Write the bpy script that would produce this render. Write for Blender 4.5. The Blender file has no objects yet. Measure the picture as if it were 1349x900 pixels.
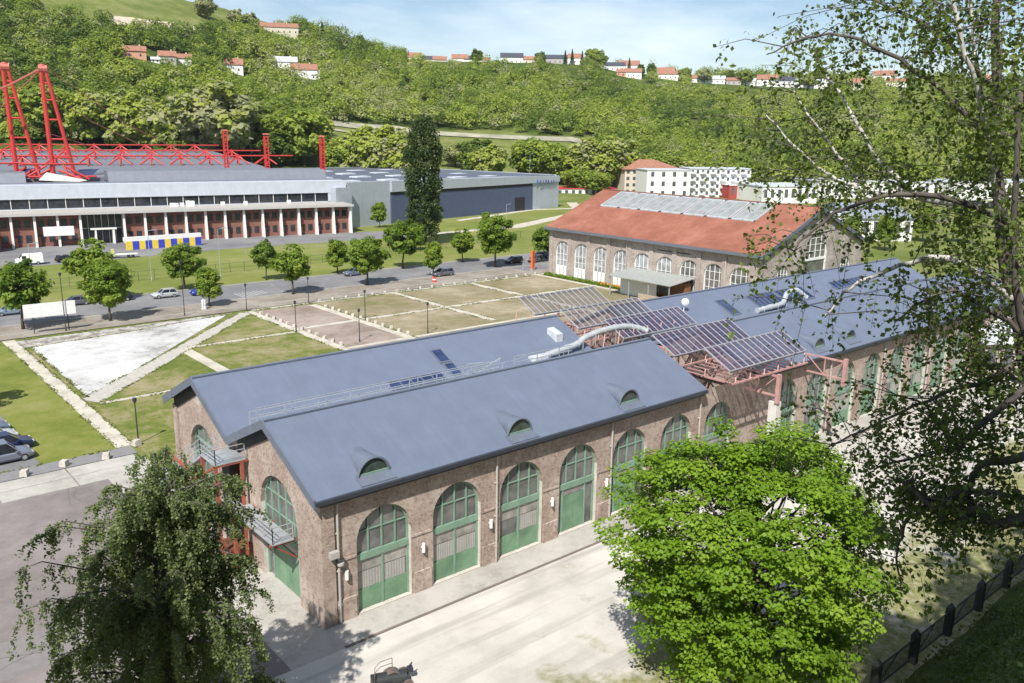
import bpy, math, random
import numpy as np
from mathutils import Vector, Matrix

SC = bpy.context.scene
COL = SC.collection
rad = math.radians

# ------------------------------------------------------------------ camera
CAM = np.array([-20.962, -41.161, 28.536])
YAW, PITCH, ROLL, FPX = rad(49.596), rad(13.758), rad(0.823), 1128.1
FWD = np.array([math.cos(YAW)*math.cos(PITCH), math.sin(YAW)*math.cos(PITCH), -math.sin(PITCH)])
_r = np.array([math.sin(YAW), -math.cos(YAW), 0.0]); _u = np.cross(_r, FWD)
RGT = _r*math.cos(ROLL) + _u*math.sin(ROLL)
UPV = -_r*math.sin(ROLL) + _u*math.cos(ROLL)
cam = bpy.data.cameras.new('camera'); cam_o = bpy.data.objects.new('camera', cam); COL.objects.link(cam_o)
cam.sensor_width = 36.0; cam.lens = 36.0*FPX/1349.0; cam.clip_start = 0.3; cam.clip_end = 20000
cam_o.matrix_world = Matrix(((RGT[0], UPV[0], -FWD[0], CAM[0]), (RGT[1], UPV[1], -FWD[1], CAM[1]),
                             (RGT[2], UPV[2], -FWD[2], CAM[2]), (0, 0, 0, 1)))
SC.camera = cam_o

# ------------------------------------------------------------------ light
SUN_AZ, SUN_EL = rad(35), rad(50)           # the way the light travels, and its height
S_DIR = Vector((math.cos(SUN_AZ)*math.cos(SUN_EL), math.sin(SUN_AZ)*math.cos(SUN_EL), -math.sin(SUN_EL)))
W = bpy.data.worlds.new('World'); SC.world = W; W.use_nodes = True
nt = W.node_tree; nt.nodes.clear()
out = nt.nodes.new('ShaderNodeOutputWorld'); bg = nt.nodes.new('ShaderNodeBackground')
sky = nt.nodes.new('ShaderNodeTexSky'); sky.sky_type = 'NISHITA'; sky.sun_disc = False
sky.sun_elevation = SUN_EL; sky.sun_rotation = math.atan2(-S_DIR.x, -S_DIR.y)
sky.air_density = 1.0; sky.dust_density = 0.6; sky.ozone_density = 1.5; sky.altitude = 300
# thin high cloud, streaked along the horizon, denser to the right
tc = nt.nodes.new('ShaderNodeTexCoord'); mp = nt.nodes.new('ShaderNodeMapping')
mp.inputs['Scale'].default_value = (2.2, 2.2, 9.0); mp.inputs['Rotation'].default_value = (0.12, 0.0, 0.4)
no = nt.nodes.new('ShaderNodeTexNoise'); no.inputs['Scale'].default_value = 1.7; no.inputs['Detail'].default_value = 7; no.inputs['Roughness'].default_value = .58
cr = nt.nodes.new('ShaderNodeValToRGB'); cr.color_ramp.elements[0].position = .42; cr.color_ramp.elements[1].position = .72
cr.color_ramp.elements[0].color = (.0,)*3+(1,); cr.color_ramp.elements[1].color = (.6,)*3+(1,)
mx = nt.nodes.new('ShaderNodeMixRGB'); mx.inputs['Color2'].default_value = (9.6, 10.3, 11.0, 1)
nt.links.new(tc.outputs['Generated'], mp.inputs['Vector']); nt.links.new(mp.outputs['Vector'], no.inputs['Vector'])
nt.links.new(no.outputs['Fac'], cr.inputs['Fac']); nt.links.new(cr.outputs['Color'], mx.inputs['Fac'])
nt.links.new(sky.outputs['Color'], mx.inputs['Color1']); nt.links.new(mx.outputs['Color'], bg.inputs['Color'])
bg.inputs['Strength'].default_value = 0.092
nt.links.new(bg.outputs['Background'], out.inputs['Surface'])
sl = bpy.data.lights.new('sun', 'SUN'); sl.energy = 5.0; sl.angle = rad(0.53); sl.color = (1.0, .955, .89)
so = bpy.data.objects.new('sun', sl); COL.objects.link(so); so.location = (-60, -60, 90)
so.rotation_euler = S_DIR.to_track_quat('-Z', 'Y').to_euler()
SC.view_settings.view_transform = 'Standard'; SC.view_settings.look = 'None'
SC.view_settings.exposure = 0.44; SC.view_settings.gamma = 1.0; SC.view_settings.use_curve_mapping = False
SC.cycles.max_bounces = 6; SC.cycles.diffuse_bounces = 3; SC.cycles.glossy_bounces = 3
SC.cycles.transmission_bounces = 4; SC.cycles.transparent_max_bounces = 6

# ------------------------------------------------------------------ materials
_M = {}
class NT:
    def __init__(s, name):
        s.m = bpy.data.materials.new(name); s.m.use_nodes = True
        s.t = s.m.node_tree; s.b = s.t.nodes['Principled BSDF']
    def n(s, kind, **kw):
        nd = s.t.nodes.new(kind)
        for k, v in kw.items():
            if k in nd.inputs: nd.inputs[k].default_value = v
            else: setattr(nd, k, v)
        return nd
    def l(s, a, b): s.t.links.new(a, b)
    def pos(s): return s.n('ShaderNodeNewGeometry').outputs['Position']
    def noise(s, scale, detail=5, rough=.6, vec=None):
        nd = s.n('ShaderNodeTexNoise', Scale=scale, Detail=detail, Roughness=rough)
        s.l(vec or s.pos(), nd.inputs['Vector']); return nd.outputs['Fac']
    def ramp(s, fac, stops):
        r = s.n('ShaderNodeValToRGB'); e = r.color_ramp.elements
        while len(e) < len(stops): e.new(.5)
        for k, (p, c) in enumerate(stops):
            e[k].position = p; e[k].color = (c if len(c) == 4 else tuple(c)+(1,))
        s.l(fac, r.inputs['Fac']); return r.outputs['Color']
    def mix(s, fac, a, b, mode='MIX'):
        nd = s.n('ShaderNodeMixRGB', blend_type=mode)
        for k, v in (('Fac', fac), ('Color1', a), ('Color2', b)):
            if isinstance(v, (int, float)): nd.inputs[k].default_value = v
            elif isinstance(v, tuple): nd.inputs[k].default_value = v if len(v) == 4 else v+(1,)
            else: s.l(v, nd.inputs[k])
        return nd.outputs['Color']
    def bump(s, h, strength, dist=.05):
        nd = s.n('ShaderNodeBump', Strength=strength, Distance=dist); s.l(h, nd.inputs['Height'])
        s.l(nd.outputs['Normal'], s.b.inputs['Normal'])
    def col(s, c): s.l(c, s.b.inputs['Base Color'])

def plain(name, c, rough=.6, metal=0.0, var=.12, scale=1.5, spec=.4, bump=0):
    """one paint or stuff with worn, uneven tone"""
    if name in _M: return _M[name]
    t = NT(name); t.b.inputs['Roughness'].default_value = rough; t.b.inputs['Metallic'].default_value = metal
    t.b.inputs['Specular IOR Level'].default_value = spec
    f = t.noise(scale, 6, .65)
    t.col(t.ramp(f, [(.3, tuple(x*(1-var) for x in c)), (.7, tuple(min(1, x*(1+var)) for x in c))]))
    if bump: t.bump(t.noise(scale*12, 3), bump)
    _M[name] = t.m; return t.m

def patchy(name, stops, scale=.25, fine=3.0, rough=.95, bump=.3, k=.45):
    """ground: big patches, broken up by a finer grain"""
    if name in _M: return _M[name]
    t = NT(name); t.b.inputs['Roughness'].default_value = rough; t.b.inputs['Specular IOR Level'].default_value = .15
    big = t.noise(scale, 4, .6); mid = t.noise(scale*6, 4, .6); fin = t.noise(fine, 6, .75)
    a = t.n('ShaderNodeMath', operation='MULTIPLY_ADD'); t.l(mid, a.inputs[0]); a.inputs[1].default_value = k; t.l(big, a.inputs[2])
    b = t.n('ShaderNodeMath', operation='MULTIPLY_ADD'); t.l(fin, b.inputs[0]); b.inputs[1].default_value = k; t.l(a.outputs[0], b.inputs[2])
    c = t.n('ShaderNodeMath', operation='DIVIDE'); t.l(b.outputs[0], c.inputs[0]); c.inputs[1].default_value = 1+2*k
    t.col(t.ramp(c.outputs[0], [(.5+(p_-.5)*.62, q_) for p_, q_ in stops])); t.bump(fin, bump)
    _M[name] = t.m; return t.m

def brick(name, c1, c2, mortar, pale=.25, scale=1.0):
    if name in _M: return _M[name]
    t = NT(name); t.b.inputs['Roughness'].default_value = .9; t.b.inputs['Specular IOR Level'].default_value = .2
    g = t.n('ShaderNodeNewGeometry'); sp = t.n('ShaderNodeSeparateXYZ'); t.l(g.outputs['Position'], sp.inputs[0])
    ad = t.n('ShaderNodeMath', operation='ADD'); t.l(sp.outputs['X'], ad.inputs[0]); t.l(sp.outputs['Y'], ad.inputs[1])
    cb = t.n('ShaderNodeCombineXYZ'); t.l(ad.outputs[0], cb.inputs['X']); t.l(sp.outputs['Z'], cb.inputs['Y'])
    br = t.n('ShaderNodeTexBrick'); br.inputs['Scale'].default_value = 1/scale
    br.inputs['Color1'].default_value = c1+(1,); br.inputs['Color2'].default_value = c2+(1,); br.inputs['Mortar'].default_value = mortar+(1,)
    br.inputs['Mortar Size'].default_value = .012; br.inputs['Brick Width'].default_value = .26; br.inputs['Row Height'].default_value = .085
    t.l(cb.outputs[0], br.inputs['Vector'])
    big = t.noise(.45, 5, .65); mid = t.noise(3.2, 5, .7)
    c = t.mix(t.ramp(big, [(.42, (0, 0, 0)), (.72, (pale*2,)*3)]), br.outputs['Color'], tuple(x*1.5 for x in mortar))
    c = t.mix(t.ramp(mid, [(.48, (0, 0, 0)), (.64, (.7,)*3)]), c, tuple(x*.6 for x in c2))
    c = t.mix(t.ramp(t.noise(6.5, 5, .85), [(.52, (0, 0, 0)), (.66, (.75,)*3)]), c, tuple(x*1.6 for x in mortar))
    t.col(c); t.bump(br.outputs['Fac'], .25, -.02)
    _M[name] = t.m; return t.m

def leafy(name, stops, trans=.35, rough=.55):
    """leaves: each face carries its own tint"""
    if name in _M: return _M[name]
    t = NT(name); at = t.n('ShaderNodeAttribute', attribute_name='tint')
    c = t.ramp(at.outputs['Fac'], stops); t.col(c)
    t.b.inputs['Roughness'].default_value = rough; t.b.inputs['Specular IOR Level'].default_value = .3
    tr = t.n('ShaderNodeBsdfTranslucent'); t.l(t.mix(.35, c, (.35, .5, .04)), tr.inputs['Color'])
    mxs = t.n('ShaderNodeMixShader'); mxs.inputs[0].default_value = trans
    t.l(t.b.outputs[0], mxs.inputs[1]); t.l(tr.outputs[0], mxs.inputs[2])
    t.l(mxs.outputs[0], t.t.nodes['Material Output'].inputs['Surface'])
    _M[name] = t.m; return t.m

def glass(name, c, rough=.08):
    if name in _M: return _M[name]
    t = NT(name); t.b.inputs['Roughness'].default_value = rough; t.b.inputs['Specular IOR Level'].default_value = .6
    t.col(t.ramp(t.noise(.9, 3), [(.35, tuple(x*.6 for x in c)), (.65, tuple(x*1.3 for x in c))]))
    _M[name] = t.m; return t.m

def seamed(name, c, pitch, axis='X', rough=.45, metal=.3, depth=.5, rot=0.0, darker=.8):
    """standing-seam or corrugated sheet metal"""
    if name in _M: return _M[name]
    t = NT(name); t.b.inputs['Roughness'].default_value = rough; t.b.inputs['Metallic'].default_value = metal
    mp = t.n('ShaderNodeMapping'); mp.inputs['Rotation'].default_value = (0, 0, rot); t.l(t.pos(), mp.inputs['Vector'])
    wv = t.n('ShaderNodeTexWave', bands_direction=axis, wave_profile='SAW'); wv.inputs['Scale'].default_value = .314/pitch
    t.l(mp.outputs[0], wv.inputs['Vector'])
    ln = t.ramp(wv.outputs['Fac'], [(0, (1, 1, 1)), (.07, (0, 0, 0))])
    f = t.ramp(t.noise(.5, 6, .65), [(.35, tuple(x*.93 for x in c)), (.65, tuple(min(1, x*1.06) for x in c))])
    sm = t.n('ShaderNodeMapping'); sm.inputs['Scale'].default_value = (2.2, .12, .12); t.l(mp.outputs[0], sm.inputs['Vector'])
    f = t.mix(t.ramp(t.noise(1.0, 5, .7, sm.outputs[0]), [(.45, (0, 0, 0)), (.68, (.3,)*3)]), f, tuple(x*.82 for x in c))
    t.col(t.mix(ln, f, tuple(x*darker for x in c))); t.bump(ln, depth, .04)
    _M[name] = t.m; return t.m

# ------------------------------------------------------------------ mesh builder
class MB:
    def __init__(s): s.v = []; s.f = []; s.mi = []
    def poly(s, pts, m=0):
        i = len(s.v); s.v += [tuple(float(c) for c in q) for q in pts]; s.f.append(tuple(range(i, i+len(pts)))); s.mi.append(m); return s
    def faces(s, pts, fs, m=0):
        i = len(s.v); s.v += [tuple(float(c) for c in q) for q in pts]
        for f in fs: s.f.append(tuple(i+k for k in f)); s.mi.append(m)
        return s
    def box(s, x0, x1, y0, y1, z0, z1, m=0):
        p = [(x0,y0,z0),(x1,y0,z0),(x1,y1,z0),(x0,y1,z0),(x0,y0,z1),(x1,y0,z1),(x1,y1,z1),(x0,y1,z1)]
        return s.faces(p, [(3,2,1,0),(4,5,6,7),(0,1,5,4),(1,2,6,5),(2,3,7,6),(3,0,4,7)], m)
    def prism(s, pts, vec, m=0):
        """a flat outline pushed along vec"""
        n = len(pts); q = [tuple(np.array(a, float)+np.array(vec, float)) for a in pts]
        return s.faces(list(pts)+q, [tuple(range(n))[::-1], tuple(range(n, 2*n))]+[(k, (k+1) % n, n+(k+1) % n, n+k) for k in range(n)], m)
    def bar(s, a, b, w, h=None, m=0):
        h = h or w; a = np.array(a, float); b = np.array(b, float); d = b-a; d /= np.linalg.norm(d)+1e-9
        r = np.cross(d, (0, 0, 1)); 
        if np.linalg.norm(r) < 1e-3: r = np.array([1., 0, 0])
        r /= np.linalg.norm(r); u = np.cross(r, d)
        c = [r*w/2+u*h/2, -r*w/2+u*h/2, -r*w/2-u*h/2, r*w/2-u*h/2]
        return s.faces([a+k for k in c]+[b+k for k in c], [(0,1,2,3),(7,6,5,4)]+[(k,4+k,4+(k+1)%4,(k+1)%4) for k in range(4)], m)
    def tube(s, path, r, n=8, m=0, cap=True):
        path = [np.array(q, float) for q in path]; R = r if hasattr(r, '__len__') else [r]*len(path)
        pts = []; pr = None
        for k, q in enumerate(path):
            d = path[min(k+1, len(path)-1)]-path[max(k-1, 0)]; d /= np.linalg.norm(d)+1e-9
            if pr is None:
                pr = np.cross(d, (0, 0, 1) if abs(d[2]) < .9 else (1, 0, 0))
            pr = pr-d*np.dot(pr, d); pr /= np.linalg.norm(pr)+1e-9; q2 = np.cross(d, pr)
            for j in range(n):
                a = 2*math.pi*j/n; pts.append(q+R[k]*(pr*math.cos(a)+q2*math.sin(a)))
        fs = [(k*n+j, k*n+(j+1) % n, (k+1)*n+(j+1) % n, (k+1)*n+j) for k in range(len(path)-1) for j in range(n)]
        if cap: fs += [tuple(range(n))[::-1], tuple(range((len(path)-1)*n, len(path)*n))]
        return s.faces(pts, fs, m)
    def cyl(s, x, y, z0, z1, r, n=12, r2=None, m=0): return s.tube([(x, y, z0), (x, y, z1)], [r, r if r2 is None else r2], n, m)
    def build(s, name, mat, parent=None, world=False, smooth=False):
        me = bpy.data.meshes.new(name); v = s.v
        if world and parent is not None:
            rt = parent
            while rt.parent: rt = rt.parent
            inv = (Matrix.Translation(rt.location) @ rt.rotation_euler.to_matrix().to_4x4()).inverted()
            v = [tuple(inv @ Vector(q)) for q in v]
        me.from_pydata(v, [], s.f); me.update()
        for k in (mat if isinstance(mat, (list, tuple)) else [mat]): me.materials.append(k)
        if any(s.mi): me.polygons.foreach_set('material_index', s.mi)
        if smooth: me.polygons.foreach_set('use_smooth', [True]*len(me.polygons))
        o = bpy.data.objects.new(name, me); COL.objects.link(o)
        if parent: o.parent = parent
        return o

def tag(o, label=None, cat=None, group=None, kind=None):
    for k, v in (('label', label), ('category', cat), ('group', group), ('kind', kind)):
        if v: o[k] = v
    return o
def thing(name, label, cat, loc=(0, 0, 0), rz=0.0, group=None):
    o = bpy.data.objects.new(name, None); COL.objects.link(o); o.location = loc; o.rotation_euler = (0, 0, rz)
    o.empty_display_size = .5
    return tag(o, label, cat, group)
def copy_tree(o, loc, rz=0.0, scale=1.0, label=None, parent=None):
    c = o.copy(); COL.objects.link(c)
    if parent is None:
        c.location = loc; c.rotation_euler = (0, 0, rz); c.scale = (scale,)*3 if not hasattr(scale, '__len__') else scale
        if label: c['label'] = label
    else: c.parent = parent
    for ch in [k for k in o.children]: copy_tree(ch, None, parent=c)
    return c

# picture point -> place in the world, on a level plane or at a distance over the ground
def ray(x, y): return FWD*FPX + RGT*(x-674.5) - UPV*(y-450)
def at(x, y, z=0.0):
    d = ray(x, y); return CAM + d*((z-CAM[2])/d[2])
def at_dist(x, y, D):
    d = ray(x, y); return CAM + d*(D/math.hypot(d[0], d[1]))

# ================================================================== terrain
FC = FPX/math.cos(PITCH)
def px_of(az): return 674.5 + FC*np.tan(np.clip(YAW-az, -1.25, 1.25))
def hor_y(px): return 173.8 + (px-674.5)*.0144
KX = [-600, -100, 0, 160, 230, 300, 370, 430, 500, 560, 650, 750, 830, 900, 1000, 1100, 1200, 1349, 2200]
KY = [-70, -44, -28, -1, 14, 27, 45, 54, 77, 85, 85, 88, 100, 107, 110, 114, 118, 124, 145]
KD = [820, 800, 790, 770, 780, 800, 820, 840, 870, 900, 920, 950, 980, 1000, 1010, 1020, 1030, 1040, 1100]
def terrain(x, y):
    """ground height: the flat works floor, the valley side and the plateau behind it"""
    x = np.asarray(x, float); y = np.asarray(y, float)
    dx = x-CAM[0]; dy = y-CAM[1]; d = np.hypot(dx, dy); az = np.arctan2(dy, dx)
    az = np.where(np.abs(az-YAW) > 1.2, YAW+1.2*np.sign(az-YAW), az)
    px = px_of(az)
    D = np.interp(px, KX, KD); zc = CAM[2]+D*(hor_y(px)-np.interp(px, KX, KY))/FC
    d1 = np.interp(px, [0, 300, 560, 800, 900, 1349], [300, 310, 330, 380, 440, 520])
    d2 = np.interp(px, [0, 300, 560, 800, 900, 1349], [390, 410, 530, 540, 500, 600])
    z2 = np.interp(px, [0, 300, 430, 560, 750, 900, 1349], [10, 12, 22, 22, 20, 5, 6])
    t1 = np.clip((d-d1)/(d2-d1), 0, 1); t2 = np.clip((d-d2)/(D-d2), 0, 1)
    z = z2*t1**1.5 + (zc-z2)*(.85*t2+.15*t2*t2)
    und = 2.2*np.sin(px*.021+d*.012)*np.sin(d*.019)*np.clip(t2*5, 0, 1)*np.clip((1-t2)*5, 0, 1)
    return z + und - np.clip(d-D-150, 0, 4000)*.03
def tz(x, y): return float(terrain(x, y))
def hill(px, d):
    """a point of the hillside seen in column px of the photo, d metres off"""
    az = YAW-math.atan((px-674.5)/FC); x = CAM[0]+d*math.cos(az); y = CAM[1]+d*math.sin(az)
    return np.array([x, y, tz(x, y)])
def hill_at(px, py):
    """the first point of the ground seen through photo point (px, py)"""
    dv = ray(px, py); dv = dv/math.hypot(dv[0], dv[1])
    for d in np.arange(60, 1300, 3.0):
        q = CAM+dv*d
        if q[2] <= tz(q[0], q[1]): return np.array([q[0], q[1], tz(q[0], q[1])]), d
    return hill(px, 960), 960

def clear(px, py):   # meadow, cutting, road, gardens: no wood
    if px < 430 and py < 27+max(0, (px-200))*.055 and px > 60: return True
    if 100 < px < 330 and py < 44 and px > 150: return True
    if 425 < px < 780 and 162+(px-430)*.055 < py < 215: return True
    return False
def build_ground():
    rs = np.concatenate([np.arange(0, 300, 30), np.arange(300, 1100, 20), np.arange(1100, 2501, 140)])
    azs = np.concatenate([np.linspace(YAW-.72, YAW+.72, 110), np.linspace(YAW+.76, YAW-.76+2*math.pi, 60)])
    R, A = np.meshgrid(rs, azs, indexing='ij')
    X = CAM[0]+R*np.cos(A); Y = CAM[1]+R*np.sin(A); Z = terrain(X, Y)-.04
    n = len(azs); v = np.stack([X, Y, Z], -1).reshape(-1, 3)
    f = [(i*n+j, (i+1)*n+j, (i+1)*n+(j+1) % n, i*n+(j+1) % n) for i in range(len(rs)-1) for j in range(n)]
    m = MB(); m.v = v.tolist(); m.f = f; m.mi = [0]*len(f)
    t = NT('meadow'); t.b.inputs['Roughness'].default_value = .95; t.b.inputs['Specular IOR Level'].default_value = .1
    g_ = t.ramp(t.noise(.05, 7, .7), [(.38, (.1, .13, .03)), (.5, (.14, .165, .042)), (.62, (.19, .2, .075))])
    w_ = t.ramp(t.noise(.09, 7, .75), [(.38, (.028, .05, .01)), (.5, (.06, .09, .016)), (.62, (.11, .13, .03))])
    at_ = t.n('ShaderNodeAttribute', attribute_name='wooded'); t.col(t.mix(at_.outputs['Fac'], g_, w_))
    o = m.build('ground', t.m, smooth=True); dep = (v-CAM) @ FWD; pxs = px_of(np.arctan2(v[:, 1]-CAM[1], v[:, 0]-CAM[0])); pys = 450-FPX*((v-CAM) @ UPV)/np.where(dep > 1, dep, 1)
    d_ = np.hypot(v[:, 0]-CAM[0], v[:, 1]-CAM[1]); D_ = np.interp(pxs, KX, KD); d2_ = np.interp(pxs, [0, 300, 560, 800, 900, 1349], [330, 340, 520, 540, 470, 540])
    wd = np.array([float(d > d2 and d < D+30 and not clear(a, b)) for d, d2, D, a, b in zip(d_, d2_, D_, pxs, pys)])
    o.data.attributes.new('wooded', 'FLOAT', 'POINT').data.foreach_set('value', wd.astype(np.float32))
    return tag(o, kind='structure')
build_ground()

def sheet(name, pts, z, mat):
    m = MB(); m.poly([(x, y, z) for x, y in pts]); return tag(m.build(name, mat), kind='structure')
def rect(x0, x1, y0, y1): return [(x0, y0), (x1, y0), (x1, y1), (x0, y1)]

def yard_mat():
    t = NT('yard_gravel'); t.b.inputs['Roughness'].default_value = .95; t.b.inputs['Specular IOR Level'].default_value = .15
    a = t.ramp(t.noise(.14, 7, .62), [(.36, (.37, .35, .32)), (.5, (.49, .465, .42)), (.62, (.55, .525, .475))])
    b = t.ramp(t.noise(1.6, 7, .75), [(.38, (.115, .135, .03)), (.5, (.2, .2, .075)), (.62, (.33, .295, .2))])
    sp = t.n('ShaderNodeSeparateXYZ'); t.l(t.pos(), sp.inputs[0]); mr = t.n('ShaderNodeMapRange'); t.l(sp.outputs['Y'], mr.inputs['Value'])
    mr.inputs['From Min'].default_value = -5; mr.inputs['From Max'].default_value = -24; mr.inputs['To Min'].default_value = -.2; mr.inputs['To Max'].default_value = .17; mr.clamp = True
    ad = t.n('ShaderNodeMath', operation='ADD'); t.l(t.noise(.17, 7, .66), ad.inputs[0]); t.l(mr.outputs[0], ad.inputs[1])
    sm = t.n('ShaderNodeMapping'); sm.inputs['Scale'].default_value = (.05, .9, 1); sm.inputs['Rotation'].default_value = (0, 0, .06); t.l(t.pos(), sm.inputs['Vector'])
    a = t.mix(t.ramp(t.noise(1.0, 5, .6, sm.outputs[0]), [(.5, (0, 0, 0)), (.66, (.55,)*3)]), a, (.27, .255, .235))
    a = t.mix(t.ramp(t.noise(7, 6, .8), [(.56, (0, 0, 0)), (.7, (.5,)*3)]), a, (.26, .24, .21))
    t.col(t.mix(t.ramp(ad.outputs[0], [(.44, (0, 0, 0)), (.56, (.95, .95, .95))]), a, b)); t.bump(t.noise(5, 5, .7), .3); return t.m
M_yard = yard_mat()
M_asph = patchy('yard_asphalt', [(.35, (.155, .138, .13)), (.5, (.2, .178, .17)), (.65, (.245, .22, .21))], .12, 4, k=.4)
M_conc = patchy('concrete_ground', [(.35, (.3, .285, .255)), (.5, (.38, .365, .33)), (.65, (.44, .42, .385))], .2, 4)
M_path = patchy('pale_path', [(.35, (.36, .335, .275)), (.5, (.46, .43, .36)), (.65, (.53, .5, .42))], .4, 5)
M_lawn = patchy('lawn', [(.32, (.115, .145, .025)), (.5, (.165, .185, .04)), (.68, (.22, .22, .075))], .12, 3, k=.5)
M_rough = patchy('rough_lawn', [(.34, (.075, .115, .018)), (.46, (.135, .155, .035)), (.54, (.21, .195, .085)), (.66, (.28, .245, .15))], .1, 2.2, k=.55)
M_dry = patchy('dry_lawn', [(.3, (.14, .14, .055)), (.44, (.21, .185, .105)), (.56, (.27, .23, .15)), (.68, (.35, .3, .215))], .08, 2.2, k=.55)
M_redgr = patchy('reddish_gravel', [(.35, (.21, .165, .13)), (.5, (.29, .235, .2)), (.65, (.35, .295, .25))], .1, 2.5, k=.5)
M_white = patchy('white_gravel', [(.33, (.26, .255, .24)), (.42, (.43, .425, .41)), (.55, (.52, .52, .51)), (.65, (.57, .57, .56))], .09, 1.6, k=.5)
M_road = patchy('road_asphalt', [(.35, (.15, .15, .155)), (.5, (.19, .19, .195)), (.65, (.225, .222, .22))], .08, 5, k=.35)
M_walk = patchy('brown_pavement', [(.35, (.19, .165, .135)), (.5, (.255, .225, .19)), (.65, (.31, .28, .24))], .15, 4)
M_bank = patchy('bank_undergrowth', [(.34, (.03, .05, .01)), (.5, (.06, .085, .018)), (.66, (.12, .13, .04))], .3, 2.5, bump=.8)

sheet('yard', rect(-70, 150, -60, -2.5), .0, M_yard)
sheet('wall_apron', rect(0.02, 104, -2.42, .3), .02, M_conc)
m = MB(); m.box(-.1, 104, -2.55, -2.36, -.02, .045); tag(m.build('kerb_line', plain('kerb_dark', (.16, .135, .115), .9)), kind='structure')
sheet('asphalt_yard', rect(-80, -3.4, -2.5, 34.6), .0, M_asph)
sheet('gable_apron', rect(-3.4, .6, -2.5, 34.6), .004, M_conc)
m = MB()
for i in range(9):
    for j in range(2): m.box(-5.6-i*5.6+.06, -i*5.6-.06, 31.0+j*2.3+.05, 31.0+(j+1)*2.3-.05, -.02, .03)
tag(m.build('slab_pavement', M_conc), kind='structure')
m = MB(); rn_ = random.Random(4)
for k in range(26):      # cracks and tar seams in the old asphalt
    x, y = rn_.uniform(-34, -4), rn_.uniform(-1, 29); a_ = rn_.choice([0, math.pi/2, rn_.uniform(0, 3)])
    for j in range(rn_.randint(3, 8)):
        a2 = a_+rn_.uniform(-.5, .5); x2, y2 = x+1.5*math.cos(a2), y+1.5*math.sin(a2); nx, ny = -.03*math.sin(a2), .03*math.cos(a2)
        if x2 < -3.6: m.poly([(x-nx, y-ny, .006), (x2-nx, y2-ny, .006), (x2+nx, y2+ny, .006), (x+nx, y+ny, .006)])
        x, y = x2, y2
tag(m.build('asphalt_cracks', plain('tar_seam', (.12, .11, .105), .95)), kind='structure')
sheet('asphalt_patch', [(-19, 6), (-9, 6.4), (-8.7, 10.3), (-18.8, 10)], .005, plain('patched_asphalt', (.2, .185, .18), .95, bump=.2)); sheet('asphalt_patch', [(-30, 18), (-16, 17), (-16, 19), (-30, 20.4)], .005, plain('patched_asphalt', (.2, .185, .18), .95, bump=.2))
sheet('narrow_pavement', rect(-60, .4, 35.7, 37.9), .02, plain('grey_pavement', (.2, .195, .195), .9, bump=.2))
sheet('car_park', rect(-40, -7.0, 37.9, 62), .008, M_road)
sheet('west_lawn', [(-7.0, 37.9), (-.7, 37.9), (-.7, 86), (-60, 86), (-60, 62), (-7.0, 62)], .02, M_lawn)
sheet('plaza_lawn', rect(.9, 33.4, 24, 87), .01, M_rough)
sheet('white_gravel_area', [(1.6, 83.2), (13, 84.6), (30.2, 88), (1.4, 55.6)], .03, M_white)
sheet('gravel_border', [(.8, 83.5), (13, 85), (31, 88.3), (31, 89), (.8, 88)], .026, patchy('stony_border', [(.4, (.16, .15, .13)), (.6, (.45, .43, .39))], .6, 2))
for q in ([(.6, 55.4), (1.9, 53.0), (33.6, 86.8), (32.3, 88.2)],): sheet('diagonal_path', q, .036, plain('worn_path', (.4, .38, .335), .95, var=.2, bump=.2))
def path(x0, x1, y0, y1, z=.05):
    m = MB(); m.box(x0, x1, y0, y1, -.05, z); tag(m.build('path', M_path), kind='structure')
path(-.75, .75, 38, 89)
path(17.3, 33.6, 70.4, 71.3, .045); path(16.3, 17.8, 56.8, 70.2, .045); path(1.9, 24, 52.4, 53.1, .045)
sheet('reddish_square', rect(33.8, 44.2, 25, 87.8), .012, M_redgr)
sheet('dry_lawn', rect(44.6, 97.2, 25, 88), .014, M_dry)
path(33.2, 34.4, 57, 88.2); path(43.9, 45.2, 56.5, 87.2); path(60.6, 61.9, 60.0, 88.4, .05); path(77.9, 79.3, 40, 88.4, .05)
path(34.6, 97.2, 71.9, 73.0, .046); path(34.6, 77.7, 57.6, 58.4, .046); path(34.6, 99, 88.6, 89.3, .05); path(95.5, 96.6, 38, 88.3, .05)
sheet('roadside_pavement', rect(-60, 150, 89.6, 92.6), .06, M_walk)
sheet('road', rect(-120, 300, 92.6, 112.6), .03, M_road)
sheet('tree_strip', rect(-60, 97, 93.1, 98.6), .05, M_walk)
m = MB(); m.box(-60, 150, 98.6, 98.85, 0, .14); m.box(-60, 150, 112.6, 112.85, 0, .14); m.box(-60, 150, 92.5, 92.75, 0, .12); tag(m.build('road_kerb', M_conc), kind='structure')
m = MB()
for k in range(12): m.poly([(38+.7*k, 99.5+.25*k, .036), (38.3+.7*k, 99.5+.25*k, .036), (38.3+.7*k, 104.5, .036), (38+.7*k, 104.5, .036)]) if k < 8 else None
for k in range(26): m.poly([(-20+5.6*k, 107.3, .036), (-19.9+5.6*k, 107.3, .036), (-19.9+5.6*k, 109.4, .036), (-20+5.6*k, 109.4, .036)])
tag(m.build('road_marking', plain('road_paint', (.33, .33, .32), .8, var=.3, scale=3)), kind='structure')
sheet('far_lawn', rect(-140, 240, 112.9, 260), .01, patchy('far_lawn', [(.32, (.12, .15, .03)), (.5, (.165, .19, .045)), (.68, (.22, .225, .08))], .05, 1.5))
sheet('works_yard', [(-150, 212), (-150, 182), (20, 157.5), (60, 161), (112, 158), (112, 172), (20, 200)], .03, M_road)
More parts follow.
